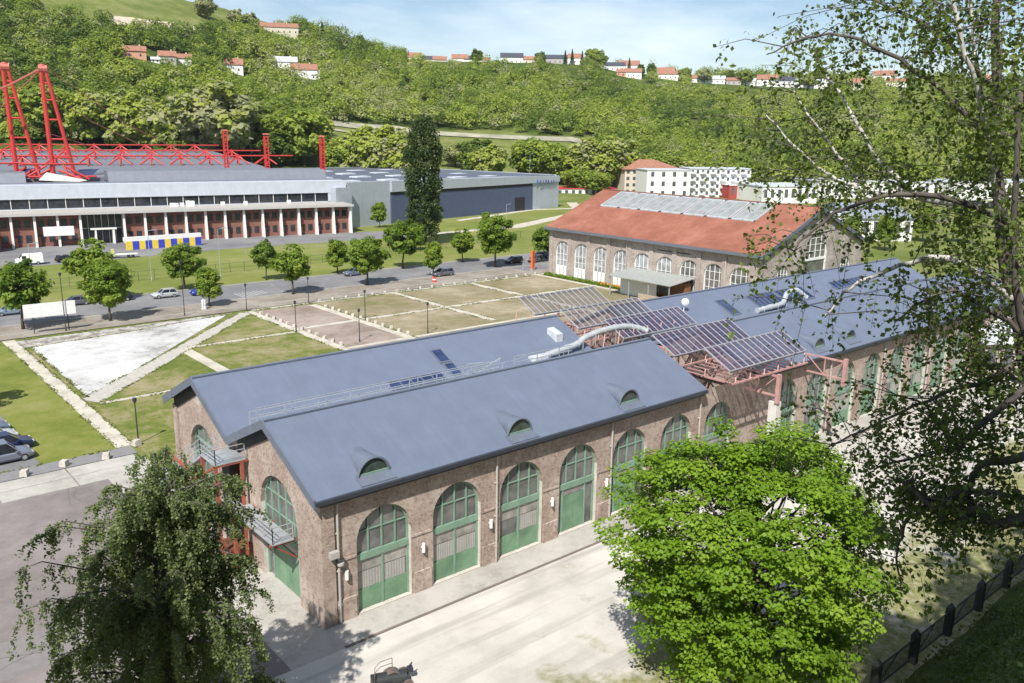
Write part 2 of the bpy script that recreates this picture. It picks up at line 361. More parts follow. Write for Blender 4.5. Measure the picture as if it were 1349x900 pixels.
for q in ([(116, 158), (152, 158), (243, 201), (243, 205), (150, 163), (116, 161)], [(148, 187), (197, 205), (214, 200), (244, 237), (250, 237), (216, 196), (196, 201.5), (148, 184)]):
    sheet('works_path', q, .035, M_path)
# the wooded bank on the camera's side of the yard fence
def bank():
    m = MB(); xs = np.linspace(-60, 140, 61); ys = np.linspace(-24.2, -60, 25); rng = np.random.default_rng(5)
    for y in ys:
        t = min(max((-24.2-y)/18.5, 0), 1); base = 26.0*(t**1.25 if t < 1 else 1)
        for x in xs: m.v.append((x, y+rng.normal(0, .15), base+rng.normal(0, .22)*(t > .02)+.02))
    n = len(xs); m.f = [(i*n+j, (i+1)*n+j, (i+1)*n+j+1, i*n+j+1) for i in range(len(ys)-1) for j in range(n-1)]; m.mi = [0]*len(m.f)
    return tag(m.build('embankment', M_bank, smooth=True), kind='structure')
bank()

# ================================================================== the brick halls
M_brick = brick('old_brick', (.34, .238, .195), (.27, .188, .152), (.38, .33, .285), pale=.38)
M_brick2 = brick('grey_brick', (.34, .275, .24), (.28, .225, .2), (.38, .345, .31), pale=.35)
M_zinc = seamed('zinc_roof', (.152, .182, .248), .62, 'X', .5, .15, .1, darker=.92)
M_dark = plain('dark_trim', (.035, .04, .05), .5)
M_zinct = plain('zinc_trim', (.15, .175, .225), .5, .2)
M_green = plain('green_paint', (.19, .3, .225), .55, var=.2)
M_green2 = plain('door_green', (.145, .255, .16), .55, var=.3, scale=.8)
M_glass = glass('dusty_glass', (.14, .14, .135), .18)
M_pale = glass('pale_curtain_glass', (.3, .285, .26), .35)
M_blueglass = glass('roof_glass', (.022, .038, .1), .06)
M_galv = plain('galvanised', (.5, .53, .56), .4, .5)
M_white = plain('white_paint', (.76, .76, .74), .5, var=.06)
M_reveal = plain('pale_jamb', (.5, .47, .42), .9, var=.2, bump=.2)
M_pink = plain('faded_red_steel', (.46, .26, .24), .6, var=.2)
M_rust = plain('red_oxide_steel', (.3, .085, .05), .65, var=.2)
M_solar = glass('solar_cell', (.03, .032, .075), .1)
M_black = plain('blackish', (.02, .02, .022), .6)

class Wall:
    """a facade: origin, direction along it, outward normal"""
    def __init__(s, o, u, n): s.o = np.array(o, float); s.u = np.array(u, float); s.n = np.array(n, float)
    def P(s, u, z, out=0.0): return s.o+s.u*u+s.n*out+np.array([0, 0, z])
def arch_z(op, u):
    c = (op['u0']+op['u1'])/2; r = (op['u1']-op['u0'])/2; t = max(0, 1-((u-c)/r)**2)
    return op['spring']+(op['top']-op['spring'])*math.sqrt(t)
def arched_wall(m, w, length, top, ops, depth=.42, n=14, m_jamb=1):
    cuts = [0.0]
    def quad(a, b, za0, zb0, za1, zb1):
        m.poly([w.P(a, za0), w.P(b, zb0), w.P(b, zb1), w.P(a, za1)])
    x = 0.0
    for op in sorted(ops, key=lambda q: q['u0']):
        quad(x, op['u0'], 0, 0, top(x), top(op['u0'])); x = op['u1']
        us = [op['u0']+(op['u1']-op['u0'])*(.5-.5*math.cos(math.pi*k/n)) for k in range(n+1)]
        if op['sill'] > 0: quad(us[0], us[-1], 0, 0, op['sill'], op['sill'])
        zs = [arch_z(op, u) for u in us]
        for k in range(n):
            quad(us[k], us[k+1], zs[k], zs[k+1], top(us[k]), top(us[k+1]))
            m.poly([w.P(us[k], zs[k]), w.P(us[k+1], zs[k+1]), w.P(us[k+1], zs[k+1], -depth), w.P(us[k], zs[k], -depth)], 0)
        for u in (us[0], us[-1]):
            m.poly([w.P(u, op['sill']), w.P(u, op['spring']), w.P(u, op['spring'], -depth), w.P(u, op['sill'], -depth)], m_jamb)
        m.poly([w.P(us[0], op['sill']), w.P(us[-1], op['sill']), w.P(us[-1], op['sill'], -depth), w.P(us[0], op['sill'], -depth)], m_jamb)
    quad(x, length, 0, 0, top(x), top(length))
def arch_outline(op, n=14, inset=0.0, z0=None):
    c = (op['u0']+op['u1'])/2; r = (op['u1']-op['u0'])/2-inset; h = op['top']-op['spring']-inset
    z0 = op['sill'] if z0 is None else z0
    pts = [(c-r, z0)] if z0 < op['spring'] else []
    for k in range(n+1):
        a = math.pi*(1-k/n); z = op['spring']+h*math.sin(a)
        if z >= z0: pts.append((c+r*math.cos(a), z))
    if z0 < op['spring']: pts.append((c+r, z0))
    return pts
def wall_box(m, w, u0, u1, z0, z1, o0, o1, mi=0):
    p = [w.P(u, z, o) for o in (o0, o1) for u, z in ((u0, z0), (u1, z0), (u1, z1), (u0, z1))]
    m.faces(p, [(0,1,2,3),(7,6,5,4),(0,4,5,1),(1,5,6,2),(2,6,7,3),(3,7,4,0)], mi)
def arched_window(parent, w, op, style, fm, depth=.42, name='arched_window', world=False, bars=3, rows=(.5,)):
    """frame with pane, leaf and curtain sub-parts, set back in the arch"""
    f = MB(); d0, d1 = -depth+.02, -depth+.14; c = (op['u0']+op['u1'])/2
    ol = arch_outline(op)
    for a, b in zip(ol[:-1], ol[1:]):
        A, B = np.array(a), np.array(b); cc = np.array([c, min(max(a[1], op['sill']+.5), op['spring'])]); cb = np.array([c, min(max(b[1], op['sill']+.5), op['spring'])])
        iA = A+(cc-A)/np.linalg.norm(cc-A)*.13; iB = B+(cb-B)/np.linalg.norm(cb-B)*.13
        f.prism([w.P(*A, d0), w.P(*B, d0), w.P(*iB, d0), w.P(*iA, d0)], w.n*.12)
    tr = op.get('transom')
    if tr: wall_box(f, w, op['u0'], op['u1'], tr-.24, tr+.2, d0-.01, d1+.03)
    zb = tr+.2 if tr else op['sill']
    for k in range(1, bars+1):
        u = op['u0']+(op['u1']-op['u0'])*k/(bars+1); wall_box(f, w, u-.05, u+.05, zb, arch_z(op, u)-.03, d0+.012, d1-.02)
    ztop = op['top']
    for q in rows:
        z = zb+(ztop-zb)*q
        hw = (op['u1']-op['u0'])/2
        if z > op['spring']: hw *= math.sqrt(max(0, 1-((z-op['spring'])/(ztop-op['spring']))**2))
        wall_box(f, w, c-hw+.05, c+hw-.05, z-.035, z+.035, d0+.016, d1-.03)
    if style in ('door', 'gate'):
        if style == 'door': wall_box(f, w, c-.06, c+.06, op['sill'], tr-.2, d0, d1)
        else:
            for u in (op['u0']+.62, op['u1']-.95): wall_box(f, w, u-.06, u+.06, op['sill'], tr-.2, d0, d1)
    fo = f.build(name, fm, parent, world)
    g = MB(); g.poly([w.P(u, z, -depth+.03) for u, z in arch_outline(op)]); g.build('pane', M_glass if style != 'white' else glass('white_window_glass', (.3, .32, .33), .15), fo, world)
    if style == 'door':
        g = MB(); wall_box(g, w, op['u0']+.06, op['u1']-.06, op['sill']+.03, op['sill']+1.35, -depth+.036, -depth+.09); g.build('door_leaf', M_green2, fo, world)
        g = MB(); wall_box(g, w, op['u0']+.06, op['u1']-.06, op['sill']+2.55, tr-.24, -depth+.033, -depth+.05); g.build('blind', M_pale, fo, world)
        g = MB(); rn = random.Random(int(op['u0']*10)); u = c+.1 if rn.random() < .6 else op['u0']+.2
        zz = [-depth+.04, -depth+.058]; k_ = 0; u2 = min(op['u1']-.15, u+(1.65 if u > c else 3.4))
        while u < u2:
            s_ = rn.uniform(.06, .12); a, b = zz[k_ % 2], zz[(k_+1) % 2]
            g.poly([w.P(u, op['sill']+1.38, a), w.P(u+s_, op['sill']+1.38, b), w.P(u+s_, op['sill']+2.5, b), w.P(u, op['sill']+2.5, a)]); u += s_; k_ += 1
        g.build('curtain', plain('curtain_cloth', (.33, .32, .3), .9), fo, world)
    if style == 'gate':
        g = MB(); a, b = op['u0']+.7, op['u1']-1.02
        for k in range(2): wall_box(g, w, a+(b-a)/2*k+.02, a+(b-a)/2*(k+1)-.02, op['sill']+.03, op['sill']+2.75, -depth+.04, -depth+.1)
        g.build('door_leaf', M_green2, fo, world)
        g = MB(); wall_box(g, w, a, b, op['sill']+2.8, tr-.24, -depth+.033, -depth+.06); g.build('blind', M_pale, fo, world)
    if style == 'white':
        g = MB(); wall_box(g, w, op['u0']+.1, op['u1']-.1, op['sill'], op['sill']+.3*(op['top']-op['sill']), -depth+.04, -depth+.12); g.build('lower_panel', M_white, fo, world)
    return fo

EAVE, RIDGE, SPAN, RY = 8.37, 11.38, 5.862, 17.586
VAL = 8.62
def hall_roof(m, x0, x1):
    """two parallel pitched roofs with a valley; a slab 0.22 thick, overhanging"""
    prof = [(-.55, EAVE), (SPAN, RIDGE), (11.724, VAL), (RY, RIDGE), (23.95, EAVE)]
    t = .22
    up = [(x, y, z) for x in (x0, x1) for y, z in prof]; lo = [(x, y, z-t) for x in (x0, x1) for y, z in prof]
    n = len(prof); pts = up+lo; fs = []
    for k in range(n-1):
        fs.append((k, n+k, n+k+1, k+1)); fs.append((2*n+k, 2*n+k+1, 3*n+k+1, 3*n+k))
    for e in (0, n): fs += [(e+k, e+k+1, 2*n+e+k+1, 2*n+e+k) for k in range(n-1)]
    fs += [(0, n, 3*n, 2*n), (n-1, 2*n-1, 4*n-1, 3*n-1)]
    return m.faces(pts, fs)
def slope_z(y):
    if y < SPAN: return EAVE+(y+.55)*(RIDGE-EAVE)/(SPAN+.55)
    if y < 11.724: return RIDGE-(y-SPAN)*(RIDGE-VAL)/(11.724-SPAN)
    if y < RY: return VAL+(y-11.724)*(RIDGE-VAL)/(RY-11.724)
    return RIDGE-(y-RY)*(RIDGE-EAVE)/(23.95-RY)
def dormer(parent, x, y, r=1.03):
    """half-round zinc hood on the slope with a glazed front"""
    m = MB(); n = 22; zf = slope_z(y)-.05; pts = []
    prof = [(r*math.cos(math.pi*k/n), 1.02*r*math.sin(math.pi*k/n)) for k in range(n+1)]
    front = [(x+a, y, zf+b) for a, b in prof]
    sl = (RIDGE-EAVE)/(SPAN+.55)
    back = [(x+a*.86, y+.12+2.0*(1-abs(a/r)**3.2), slope_z(y+.12+2.0*(1-abs(a/r)**3.2))+.02) for a, b in prof]
    m.faces(front+back, [(k, k+1, n+2+k, n+1+k) for k in range(n)])
    m.tube([(x+a*1.03, y-.1, zf+b*1.03) for a, b in prof], .085, 6)
    m.prism([(x-r-.2, y-.75, slope_z(y-.75)+.004), (x+r+.2, y-.75, slope_z(y-.75)+.004), (x+r+.2, y-.02, slope_z(y-.02)+.004), (x-r-.2, y-.02, slope_z(y-.02)+.004)], (0, 0, .07))
    o = m.build('dormer', M_zinct, parent)
    g = MB(); g.poly([(x+a*.97, y-.02, zf+b*.97) for a, b in prof]); g.build('pane', glass('dormer_glass', (.06, .08, .07), .12), o)
    g = MB(); g.box(x-r*.95, x+r*.95, y-.09, y-.03, zf-.02, zf+.2); g.build('sill', M_green, o)
    return o
def downpipe(parent, x, z1=8.0):
    m = MB(); m.tube([(x, -.16, .05), (x, -.16, z1)], .075, 8)
    for z in (1.2, 3.4, 5.8): m.box(x-.12, x+.12, -.2, 0.0, z, z+.06)
    return m.build('downpipe', plain('grey_pipe', (.42, .39, .36), .6), parent)
def skylight(parent, quad, n=5, y_up=True):
    """dark panes between bars lying just above the far slope; quad = x0, x1, y0, y1"""
    x0, x1, y0, y1 = quad; m = MB()
    def pl(x, y, h): return (x, y, slope_z(y)+h)
    for a, b, c_, d in ((x0-.08, x1+.08, y0-.1, y0), (x0-.08, x1+.08, y1, y1+.1), (x0-.08, x0, y0, y1), (x1, x1+.08, y0, y1)):
        m.prism([pl(a, c_, .005), pl(b, c_, .005), pl(b, d, .005), pl(a, d, .005)], (0, 0, .13))
    for k in range(1, n):
        x = x0+(x1-x0)*k/n; m.prism([pl(x-.04, y0, .01), pl(x+.04, y0, .01), pl(x+.04, y1, .01), pl(x-.04, y1, .01)], (0, 0, .11))
    o = m.build('skylight', M_zinct, parent)
    g = MB(); g.poly([pl(x0, y0, .07), pl(x1, y0, .07), pl(x1, y1, .07), pl(x0, y1, .07)]); g.build('pane', M_blueglass, o)
    return o
def duct(parent, pts, r=.3):
    m = MB(); P = [np.array(q, float) for q in pts]; fine = []
    for k in range(len(P)-1):
        p0 = P[max(k-1, 0)]; p3 = P[min(k+2, len(P)-1)]
        for t in np.linspace(0, 1, 6, endpoint=False):
            a, b = P[k], P[k+1]
            fine.append(.5*((2*a)+(-p0+b)*t+(2*p0-5*a+4*b-p3)*t*t+(-p0+3*a-3*b+p3)*t**3))
    fine.append(P[-1]); m.tube(fine, r, 12)
    for k in range(0, len(fine), 3):
        d = fine[min(k+1, len(fine)-1)]-fine[max(k-1, 0)]; d /= np.linalg.norm(d)+1e-9
        m.tube([fine[k]-d*.06, fine[k]+d*.06], r+.045, 12)
    for k in range(3, len(fine)-3, 6):
        z = slope_z(fine[k][1])
        for s in (-.25, .25): m.bar((fine[k][0], fine[k][1]+s, z), (fine[k][0], fine[k][1]+s, fine[k][2]), .06)
    return m.build('duct', plain('duct_metal', (.47, .5, .5), .4, .3, var=.12), parent, smooth=False)

def hall_gable(w_, mk):
    """top line of a two-nave gable, u measured along +y from y=0"""
    return lambda u: slope_z(u)-.24
hall = thing('brick_hall', 'nearest brick hall with twin zinc-roofed gables, green arched doors and a roof railing', 'hall', (0, 0, 0))
m = MB(); w = Wall((0, 0, 0), (1, 0, 0), (0, -1, 0)); LH = 34.9
ops = [dict(u0=2.22+5.5*k, u1=6.05+5.5*k, spring=4.745, top=6.66, sill=.06, transom=3.62) for k in range(6)]
ops.append(dict(u0=35.3, u1=39.0, spring=4.75, top=6.66, sill=.06, transom=3.62))
arched_wall(m, w, 42.2, lambda u: 8.13, ops)
wg = Wall((0, 0, 0), (0, 1, 0), (-1, 0, 0))
gops = [dict(u0=3.15, u1=8.3, spring=5.1, top=7.6, sill=.05, transom=3.55), dict(u0=15.4, u1=20.5, spring=5.1, top=7.6, sill=.05, transom=3.55)]
tops = [0, SPAN, 11.724, RY, 23.4]
def gable_wall(m, w, ops, x_len=23.4):
    cuts = sorted(set([0, x_len, SPAN, 11.724, RY]+[o_['u0'] for o_ in ops]+[o_['u1'] for o_ in ops]))
    arched_wall(m, w, x_len, lambda u: slope_z(min(u, 23.4))-.23, [dict(o_) for o_ in ops], n=16)
# the gable line has corners, so add hairline openings nowhere: split the wall at each corner instead
def gable(m, o, ops, flip=False):
    for a, b in zip(tops[:-1], tops[1:]):
        sub = [q for q in ops if q['u0'] >= a-3 and q['u1'] <= b+3 and (a < q['u1'] and b > q['u0'])]
        segs = []
        wl = Wall((o[0], o[1]+a, o[2]), (0, 1, 0), (-1, 0, 0))
        part = []
        for q in sub:
            part.append((max(q['u0'], a), min(q['u1'], b), q))
        x = a
        def zt(u): return slope_z(u)-.23
        for u0, u1, q in part:
            if u0 > x: m.poly([(o[0], x, 0), (o[0], u0, 0), (o[0], u0, zt(u0)), (o[0], x, zt(x))])
            us = np.linspace(u0, u1, 11); zs = [arch_z(q, u) for u in us]
            for k in range(10):
                m.poly([(o[0], us[k], zs[k]), (o[0], us[k+1], zs[k+1]), (o[0], us[k+1], zt(us[k+1])), (o[0], us[k], zt(us[k]))])
                m.poly([(o[0], us[k], zs[k]), (o[0], us[k+1], zs[k+1]), (o[0]+.42, us[k+1], zs[k+1]), (o[0]+.42, us[k], zs[k])])
            for u in (u0, u1):
                if abs(u-q['u0']) < 1e-6 or abs(u-q['u1']) < 1e-6:
                    m.poly([(o[0], u, 0), (o[0], u, q['spring']), (o[0]+.42, u, q['spring']), (o[0]+.42, u, 0)], 1)
            x = u1
        if x < b: m.poly([(o[0], x, 0), (o[0], b, 0), (o[0], b, zt(b)), (o[0], x, zt(x))])
gable(m, (0, 0, 0), gops)
m.poly([(0, 23.4, 0), (42.2, 23.4, 0), (42.2, 23.4, 8.13), (0, 23.4, 8.13)])
m.poly([(34.5, 0.02, 0), (34.5, 23.4, 0), (34.5, 23.4, 8.4), (34.5, RY, 11.1), (34.5, 11.72, 8.3), (34.5, SPAN, 11.1), (34.5, 0.02, 8.1)])
# corner buttresses and the pilaster feet between the arches
for u0, u1 in [(-.12, .72)]: m.box(u0, u1, -.14, .6, 0, 7.95)
for k in range(7): m.box(6.2+5.5*k if k else .74, (7.58+5.5*k) if k else 2.08, -.09, .01, 0, 1.45) if k == 0 else m.box(.7+5.5*k+.0, 2.07+5.5*k, -.09, .01, 0, 1.45)
for k in range(7): m.box(.55+5.5*k, 2.15+5.5*k, -.06, .012, 3.92, 4.06)
m.box(-.14, -.002, 22.7, 23.5, 0, 7.9)
m.build('wall', [M_brick, M_reveal], hall)
m = MB(); hall_roof(m, -.62, 34.64); m.build('roof', M_zinc, hall)
m = MB()
prof = [(-.56, EAVE), (SPAN, RIDGE), (11.724, VAL), (RY, RIDGE), (23.96, EAVE)]
for (y0, z0), (y1, z1) in zip(prof[:-1], prof[1:]):
    m.prism([(-.7, y0, z0-.5), (-.7, y1, z1-.5), (-.7, y1, z1+.1), (-.7, y0, z0+.1)], (.09, 0, 0))
m.build('verge_board', M_zinct, hall)
for a, b in ((SPAN+.15, 11.4), (RY+.15, 23.3)): m = MB(); m.prism([(-.06, a, slope_z(a)-1.15), (-.06, b, slope_z(b)-1.15), (-.06, b, slope_z(b)-.26), (-.06, a, slope_z(a)-.26)], (.05, 0, 0)); m.build('verge_shade', M_black, hall)  # black strips on the gable paint in the shade under the verge
m = MB(); m.box(-.6, 34.6, -.7, -.5, EAVE-.3, EAVE-.06); m.box(-.3, 34.5, -.48, .1, 7.86, 8.08); m.build('gutter', M_dark, hall)
m = MB(); m.bar((-.6, SPAN, RIDGE+.03), (34.6, SPAN, RIDGE+.03), .3, .1); m.bar((-.6, RY, RIDGE+.03), (34.6, RY, RIDGE+.03), .3, .1); m.build('ridge_cap', M_zinct, hall)
for k, op in enumerate(ops): arched_window(hall, w, op, 'door' if k < 3 else 'gate', M_green)
for op in gops: arched_window(hall, wg, op, 'gate', M_green, bars=4, rows=(.3, .62))
for x in (3.6, 15.0, 25.9): dormer(hall, x, .25)
for x in (.92, 12.8, 23.9, 34.4): downpipe(hall, x)
for x in (1.4, 6.85, 12.3, 17.9, 23.45, 28.85):
    m = MB(); m.cyl(x, -.2, 2.75, 3.35, .11, 10); m.box(x-.05, x+.05, -.2, 0, 3.0, 3.08); m.build('wall_lamp', M_white, hall)
m = MB(); m.box(.2, .75, -.62, -.32, 4.55, 4.95); m.bar((.6, -.4, 4.7), (.9, -.02, 4.6), .07); m.build('floodlight', plain('lamp_grey', (.4, .38, .35), .5), hall); m = MB(); m.cyl(.95, -.3, 3.9, 4.05, .22, 10); m.bar((.95, -.3, 4.0), (.95, 0, 4.0), .05); m.build('wall_lamp', plain('lamp_grey', (.4, .38, .35), .5), hall)
skylight(hall, (12.95, 17.95, 12.7, 13.5), 5); skylight(hall, (18.75, 19.7, 14.5, 15.9), 1); skylight(hall, (18.85, 19.7, 12.9, 14.2), 1); skylight(hall, (-.2, .9, 10.6, 11.3), 1)
def guard(m, x0, x1, y, step=2.4, h=1.05):
    z = slope_z(y)
    for k in range(int((x1-x0)/step)+1):
        x = x0+k*step; m.bar((x, y, z), (x, y, z+h), .05)
        m.bar((x+.5, y, z), (x+.5, y, z+h*.6), .04)
    for q in (h, h*.55): m.bar((x0, y, z+q), (x1, y, z+q), .05)
m = MB(); guard(m, -.3, 17.8, 7.4); guard(m, -.3, 20, 8.5); guard(m, 20.8, 27, 7.6); guard(m, 18.2, 22.8, 10.2, 1.2)
for s in (8.5, 10.2): m.bar((20, s, slope_z(s)+1), (20.8, 9.3, slope_z(9.3)+1.4), .05)
m.bar((20, 8.5, slope_z(8.5)+1.05), (20, 12.6, slope_z(12.6)+1.05), .05); m.bar((22.8, 8.5, slope_z(8.5)+1.05), (22.8, 10.2, slope_z(10.2)+1.05), .05)
m.build('roof_railing', M_galv, hall)
m = MB(); m.prism([(-.2, 7.35, slope_z(7.35)+.03), (27, 7.35, slope_z(7.35)+.03), (27, 8.55, slope_z(8.55)+.03), (-.2, 8.55, slope_z(8.55)+.03)], (0, 0, .06)); m.build('roof_walkway', M_galv, hall)
duct(hall, [(28.6, 12.7, 9.3), (30.0, 12.7, 9.5), (32.8, 12.8, 9.8), (34.0, 13.0, 10.2), (36.5, 13.0, 10.55), (39.0, 12.8, 10.6), (40.6, 12.4, 10.3), (41.3, 11.9, 10.0)], .28)
m = MB(); m.box(27.2, 28.7, 12.2, 13.2, slope_z(12.3)-.1, 9.45); m.build('duct_box', plain('vent_grey', (.5, .52, .53), .5), hall)
m = MB(); m.prism([(31.6, 14.3, slope_z(14.3)-.1), (31.6, 15.6, slope_z(15.6)-.1), (31.6, 15.6, 10.95), (31.6, 14.3, 10.55)], (.8, 0, 0)); m.build('roof_ventilator', plain('vent_grey', (.5, .52, .53), .5), hall)

# ---- second hall, in line with the first
hall2 = thing('brick_hall', 'farther zinc-roofed brick hall with a satellite dish, partly hidden behind the birch', 'hall', (42.2, 0, 0))
m = MB(); LB = 60.0; w2 = Wall((42.2, 0, 0), (1, 0, 0), (0, -1, 0))
ops2 = [dict(u0=47.35+5.35*k-42.2-1.8, u1=47.35+5.35*k-42.2+1.8, spring=4.9, top=6.85, sill=.06, transom=3.62) for k in range(10)]
arched_wall(m, w2, LB, lambda u: 8.13, ops2)
m.poly([(42.3, 0.02, 0), (42.3, 23.4, 0), (42.3, 23.4, 8.4), (42.3, RY, 11.1), (42.3, 11.72, 8.3), (42.3, SPAN, 11.1), (42.3, 0.02, 8.1)][::-1])
m.poly([(42.2+LB, 0, 0), (42.2+LB, 23.4, 0), (42.2+LB, 23.4, 8.4), (42.2+LB, RY, 11.1), (42.2+LB, 11.72, 8.3), (42.2+LB, SPAN, 11.1), (42.2+LB, 0, 8.1)])
m.poly([(42.2, 23.4, 0), (42.2+LB, 23.4, 0), (42.2+LB, 23.4, 8.13), (42.2, 23.4, 8.13)])
m.build('wall', [M_brick, M_reveal], hall2, True)
m = MB(); hall_roof(m, 42.0, 42.2+LB+.4); m.build('roof', M_zinc, hall2, True)
m = MB(); m.box(42.3, 42.2+LB, -.7, -.5, EAVE-.3, EAVE-.06); m.box(42.3, 42.2+LB, -.48, .1, 7.86, 8.08); m.build('gutter', M_dark, hall2, True)
m = MB(); m.bar((42, SPAN, RIDGE+.03), (102.6, SPAN, RIDGE+.03), .3, .1); m.bar((42, RY, RIDGE+.03), (102.6, RY, RIDGE+.03), .3, .1); m.build('ridge_cap', M_zinct, hall2, True)
for k, op in enumerate(ops2):
    fo = arched_window(hall2, w2, op, 'door' if k % 3 else 'gate', M_green, world=True)
for x in (53.1, 58.9, 75.5): hall2_d = dormer(hall2, x, .55, .9)
for o in list(hall2.children):
    if o.name.startswith('dormer'): o.location.x = -42.2
for a, b, c_, d, n in ((62.6, 67.6, 13.3, 15.45, 6), (68.2, 73.8, 13.3, 15.45, 6), (57.0, 58.5, 13.2, 15.6, 1), (80, 88, 14, 15.2, 8)):
    o = skylight(hall2, (a, b, c_, d), n); o.location.x = -42.2
o = duct(hall2, [(61.2, 12.9, 9.4), (63.5, 12.8, 9.55), (66, 12.8, 9.7), (67.6, 13.3, 10.6), (69.4, 13.2, 10.8), (70.6, 12.6, 9.9)], .28); o.location.x = -42.2
m = MB(); m.tube([(50.87, 15.1, 10.2), (50.87, 15.1, 11.2)], .05, 6)
m.tube([(50.9, 15.0, 11.25), (50.8, 14.85, 11.25), (50.74, 14.76, 11.25)], [.42, .38, .1], 16); m.build('satellite_dish', M_white, hall2, True)
for x in (54.7, 65.4, 76.1): m = MB(); m.tube([(x, -.16, .05), (x, -.16, 8.0)], .075, 8); m.build('downpipe', plain('grey_pipe', (.42, .39, .36), .6), hall2, True)

# ---- sun-shade canopy of solar glass over the gap between the halls
canopy = thing('solar_canopy', 'five stepped solar glass panels on faded red steel trusses between the two brick halls', 'canopy', (35.0, 0, 0))
TILT = .4757; PL, PW = 11.0, 2.9
for i, (x, y, z) in enumerate([(36.0, 22.2, 10.55), (34.9, 14.8, 10.6), (37.8, 11.65, 9.8), (34.85, 3.2, 10.35), (34.3, -2.8, 10.45)]):
    g = MB(); f = MB(); L = PL-.1
    def PP(a, b, h=0.0): return np.array((x+a, y+b*math.cos(TILT)-h*math.sin(TILT), z+b*math.sin(TILT)+h*math.cos(TILT)))
    for k in range(14): f.bar(PP(L*k/13, 0, .0), PP(L*k/13, PW, .0), .07, .1)
    for b in (0, PW): f.bar(PP(0, b, .012), PP(L, b, .012), .07, .08)
    f.bar(PP(0, .03, -.12), PP(L, .03, -.12), .1, .14); f.bar(PP(0, PW-.03, -.12), PP(L, PW-.03, -.12), .1, .14)
    fo = f.build('panel', plain('pale_bars', (.36, .36, .38), .5), canopy, True)
    for k in range(13):
        g.poly([PP(L*k/13+.06, .06, .02), PP(L*(k+1)/13-.06, .06, .02), PP(L*(k+1)/13-.06, PW-.06, .02), PP(L*k/13+.06, PW-.06, .02)])
    if 'solar_cells' not in _M:
        t = NT('solar_cells'); bt = t.n('ShaderNodeTexBrick'); bt.inputs['Scale'].default_value = 1.0; bt.offset = 0
        bt.inputs['Color1'].default_value = (.03, .035, .09, 1); bt.inputs['Color2'].default_value = (.075, .035, .07, 1); bt.inputs['Mortar'].default_value = (.1, .1, .14, 1)
        bt.inputs['Brick Width'].default_value = .42; bt.inputs['Row Height'].default_value = .42; bt.inputs['Mortar Size'].default_value = .03
        t.l(t.pos(), bt.inputs['Vector'])
        t.col(bt.outputs['Color']); t.b.inputs['Roughness'].default_value = .12; _M['solar_cells'] = t.m
        t2 = NT('clear_solar_glass'); t2.b.inputs['Base Color'].default_value = (.1, .09, .1, 1); t2.b.inputs['Roughness'].default_value = .12
        for q_, a_ in ((t, .28), (t2, .55)):
            tp = q_.n('ShaderNodeBsdfTransparent'); ms = q_.n('ShaderNodeMixShader'); ms.inputs[0].default_value = a_
            q_.l(q_.b.outputs[0], ms.inputs[1]); q_.l(tp.outputs[0], ms.inputs[2]); q_.l(ms.outputs[0], q_.t.nodes['Material Output'].inputs['Surface'])
        _M['clear_solar_glass'] = t2.m
    g.build('solar_glass', _M['solar_cells'] if i > 1 else _M['clear_solar_glass'], fo, True)
def truss(m, x, y0, y1, z0, z1, n, w=.15):
    m.bar((x, y0, z0), (x, y1, z0), w); m.bar((x, y0, z1), (x, y1, z1), w)
    for k in range(n+1):
        y = y0+(y1-y0)*k/n; m.bar((x, y, z0), (x, y, z1), w*.6)
        if k < n: m.bar((x, y, z0 if k % 2 else z1), (x, y+(y1-y0)/n, z1 if k % 2 else z0), w*.5)
for x in (40.6, 46.4):
    m = MB(); z0 = 7.4 if x < 43 else 8.6
    if x < 43: truss(m, x, -3.1, 24.6, 7.3, 9.0, 16)
    else:
        truss(m, x+3.5, -4.0, -.2, 7.3, 8.9, 2)
    m.box(x-.16+(3.5 if x > 43 else 0), x+.16+(3.5 if x > 43 else 0), (-3.45 if x < 43 else -4.25), (-3.13 if x < 43 else -3.93), 6.7, 9.2)
    m.build('truss', M_pink, canopy, True)
m = MB()
for y in (-2.6, .4, 3.4, 6.0, 12.0, 14.6, 17.4, 22.4, 24.6):
    z = 9.2; m = MB(); m.bar((35, y, z), (46, y, z), .13)
    for k in range(6): m.bar((35.4+2*k, y, z), (35.9+2*k, y+.3, z+1.2), .08)
    if y == .4:
        for k in range(12): m.bar((35.0+.9*k, -2.7, z+.09), (35.0+.9*k, 2.6, z+.09), .07)
    m.build('purlin', M_pink, canopy, True)
m = MB(); m.prism([(40.5, -3.4, 0), (41.6, -3.4, 0), (41.25, -3.3, 6.7), (40.6, -3.3, 6.7)], (0, .8, 0)); m.build('pillar', plain('pale_concrete', (.58, .56, .52), .85), canopy, True)
m = MB()
for a, b in (((36, 25.5, 0), (36, 25.5, 9.2)), ((45.5, 25.5, 0), (45.5, 25.5, 9.2)), ((36.6, 12, 0), (36.6, 12, 9.2)), ((45.6, 6, 0), (45.6, 6, 9.2)), ((33, 27.5, 0), (38, 24, 4)), ((30.5, 28, 0), (36, 27, 6.5))):
    m = MB(); m.bar(a, b, .16); m.build('strut', M_pink, canopy, True)

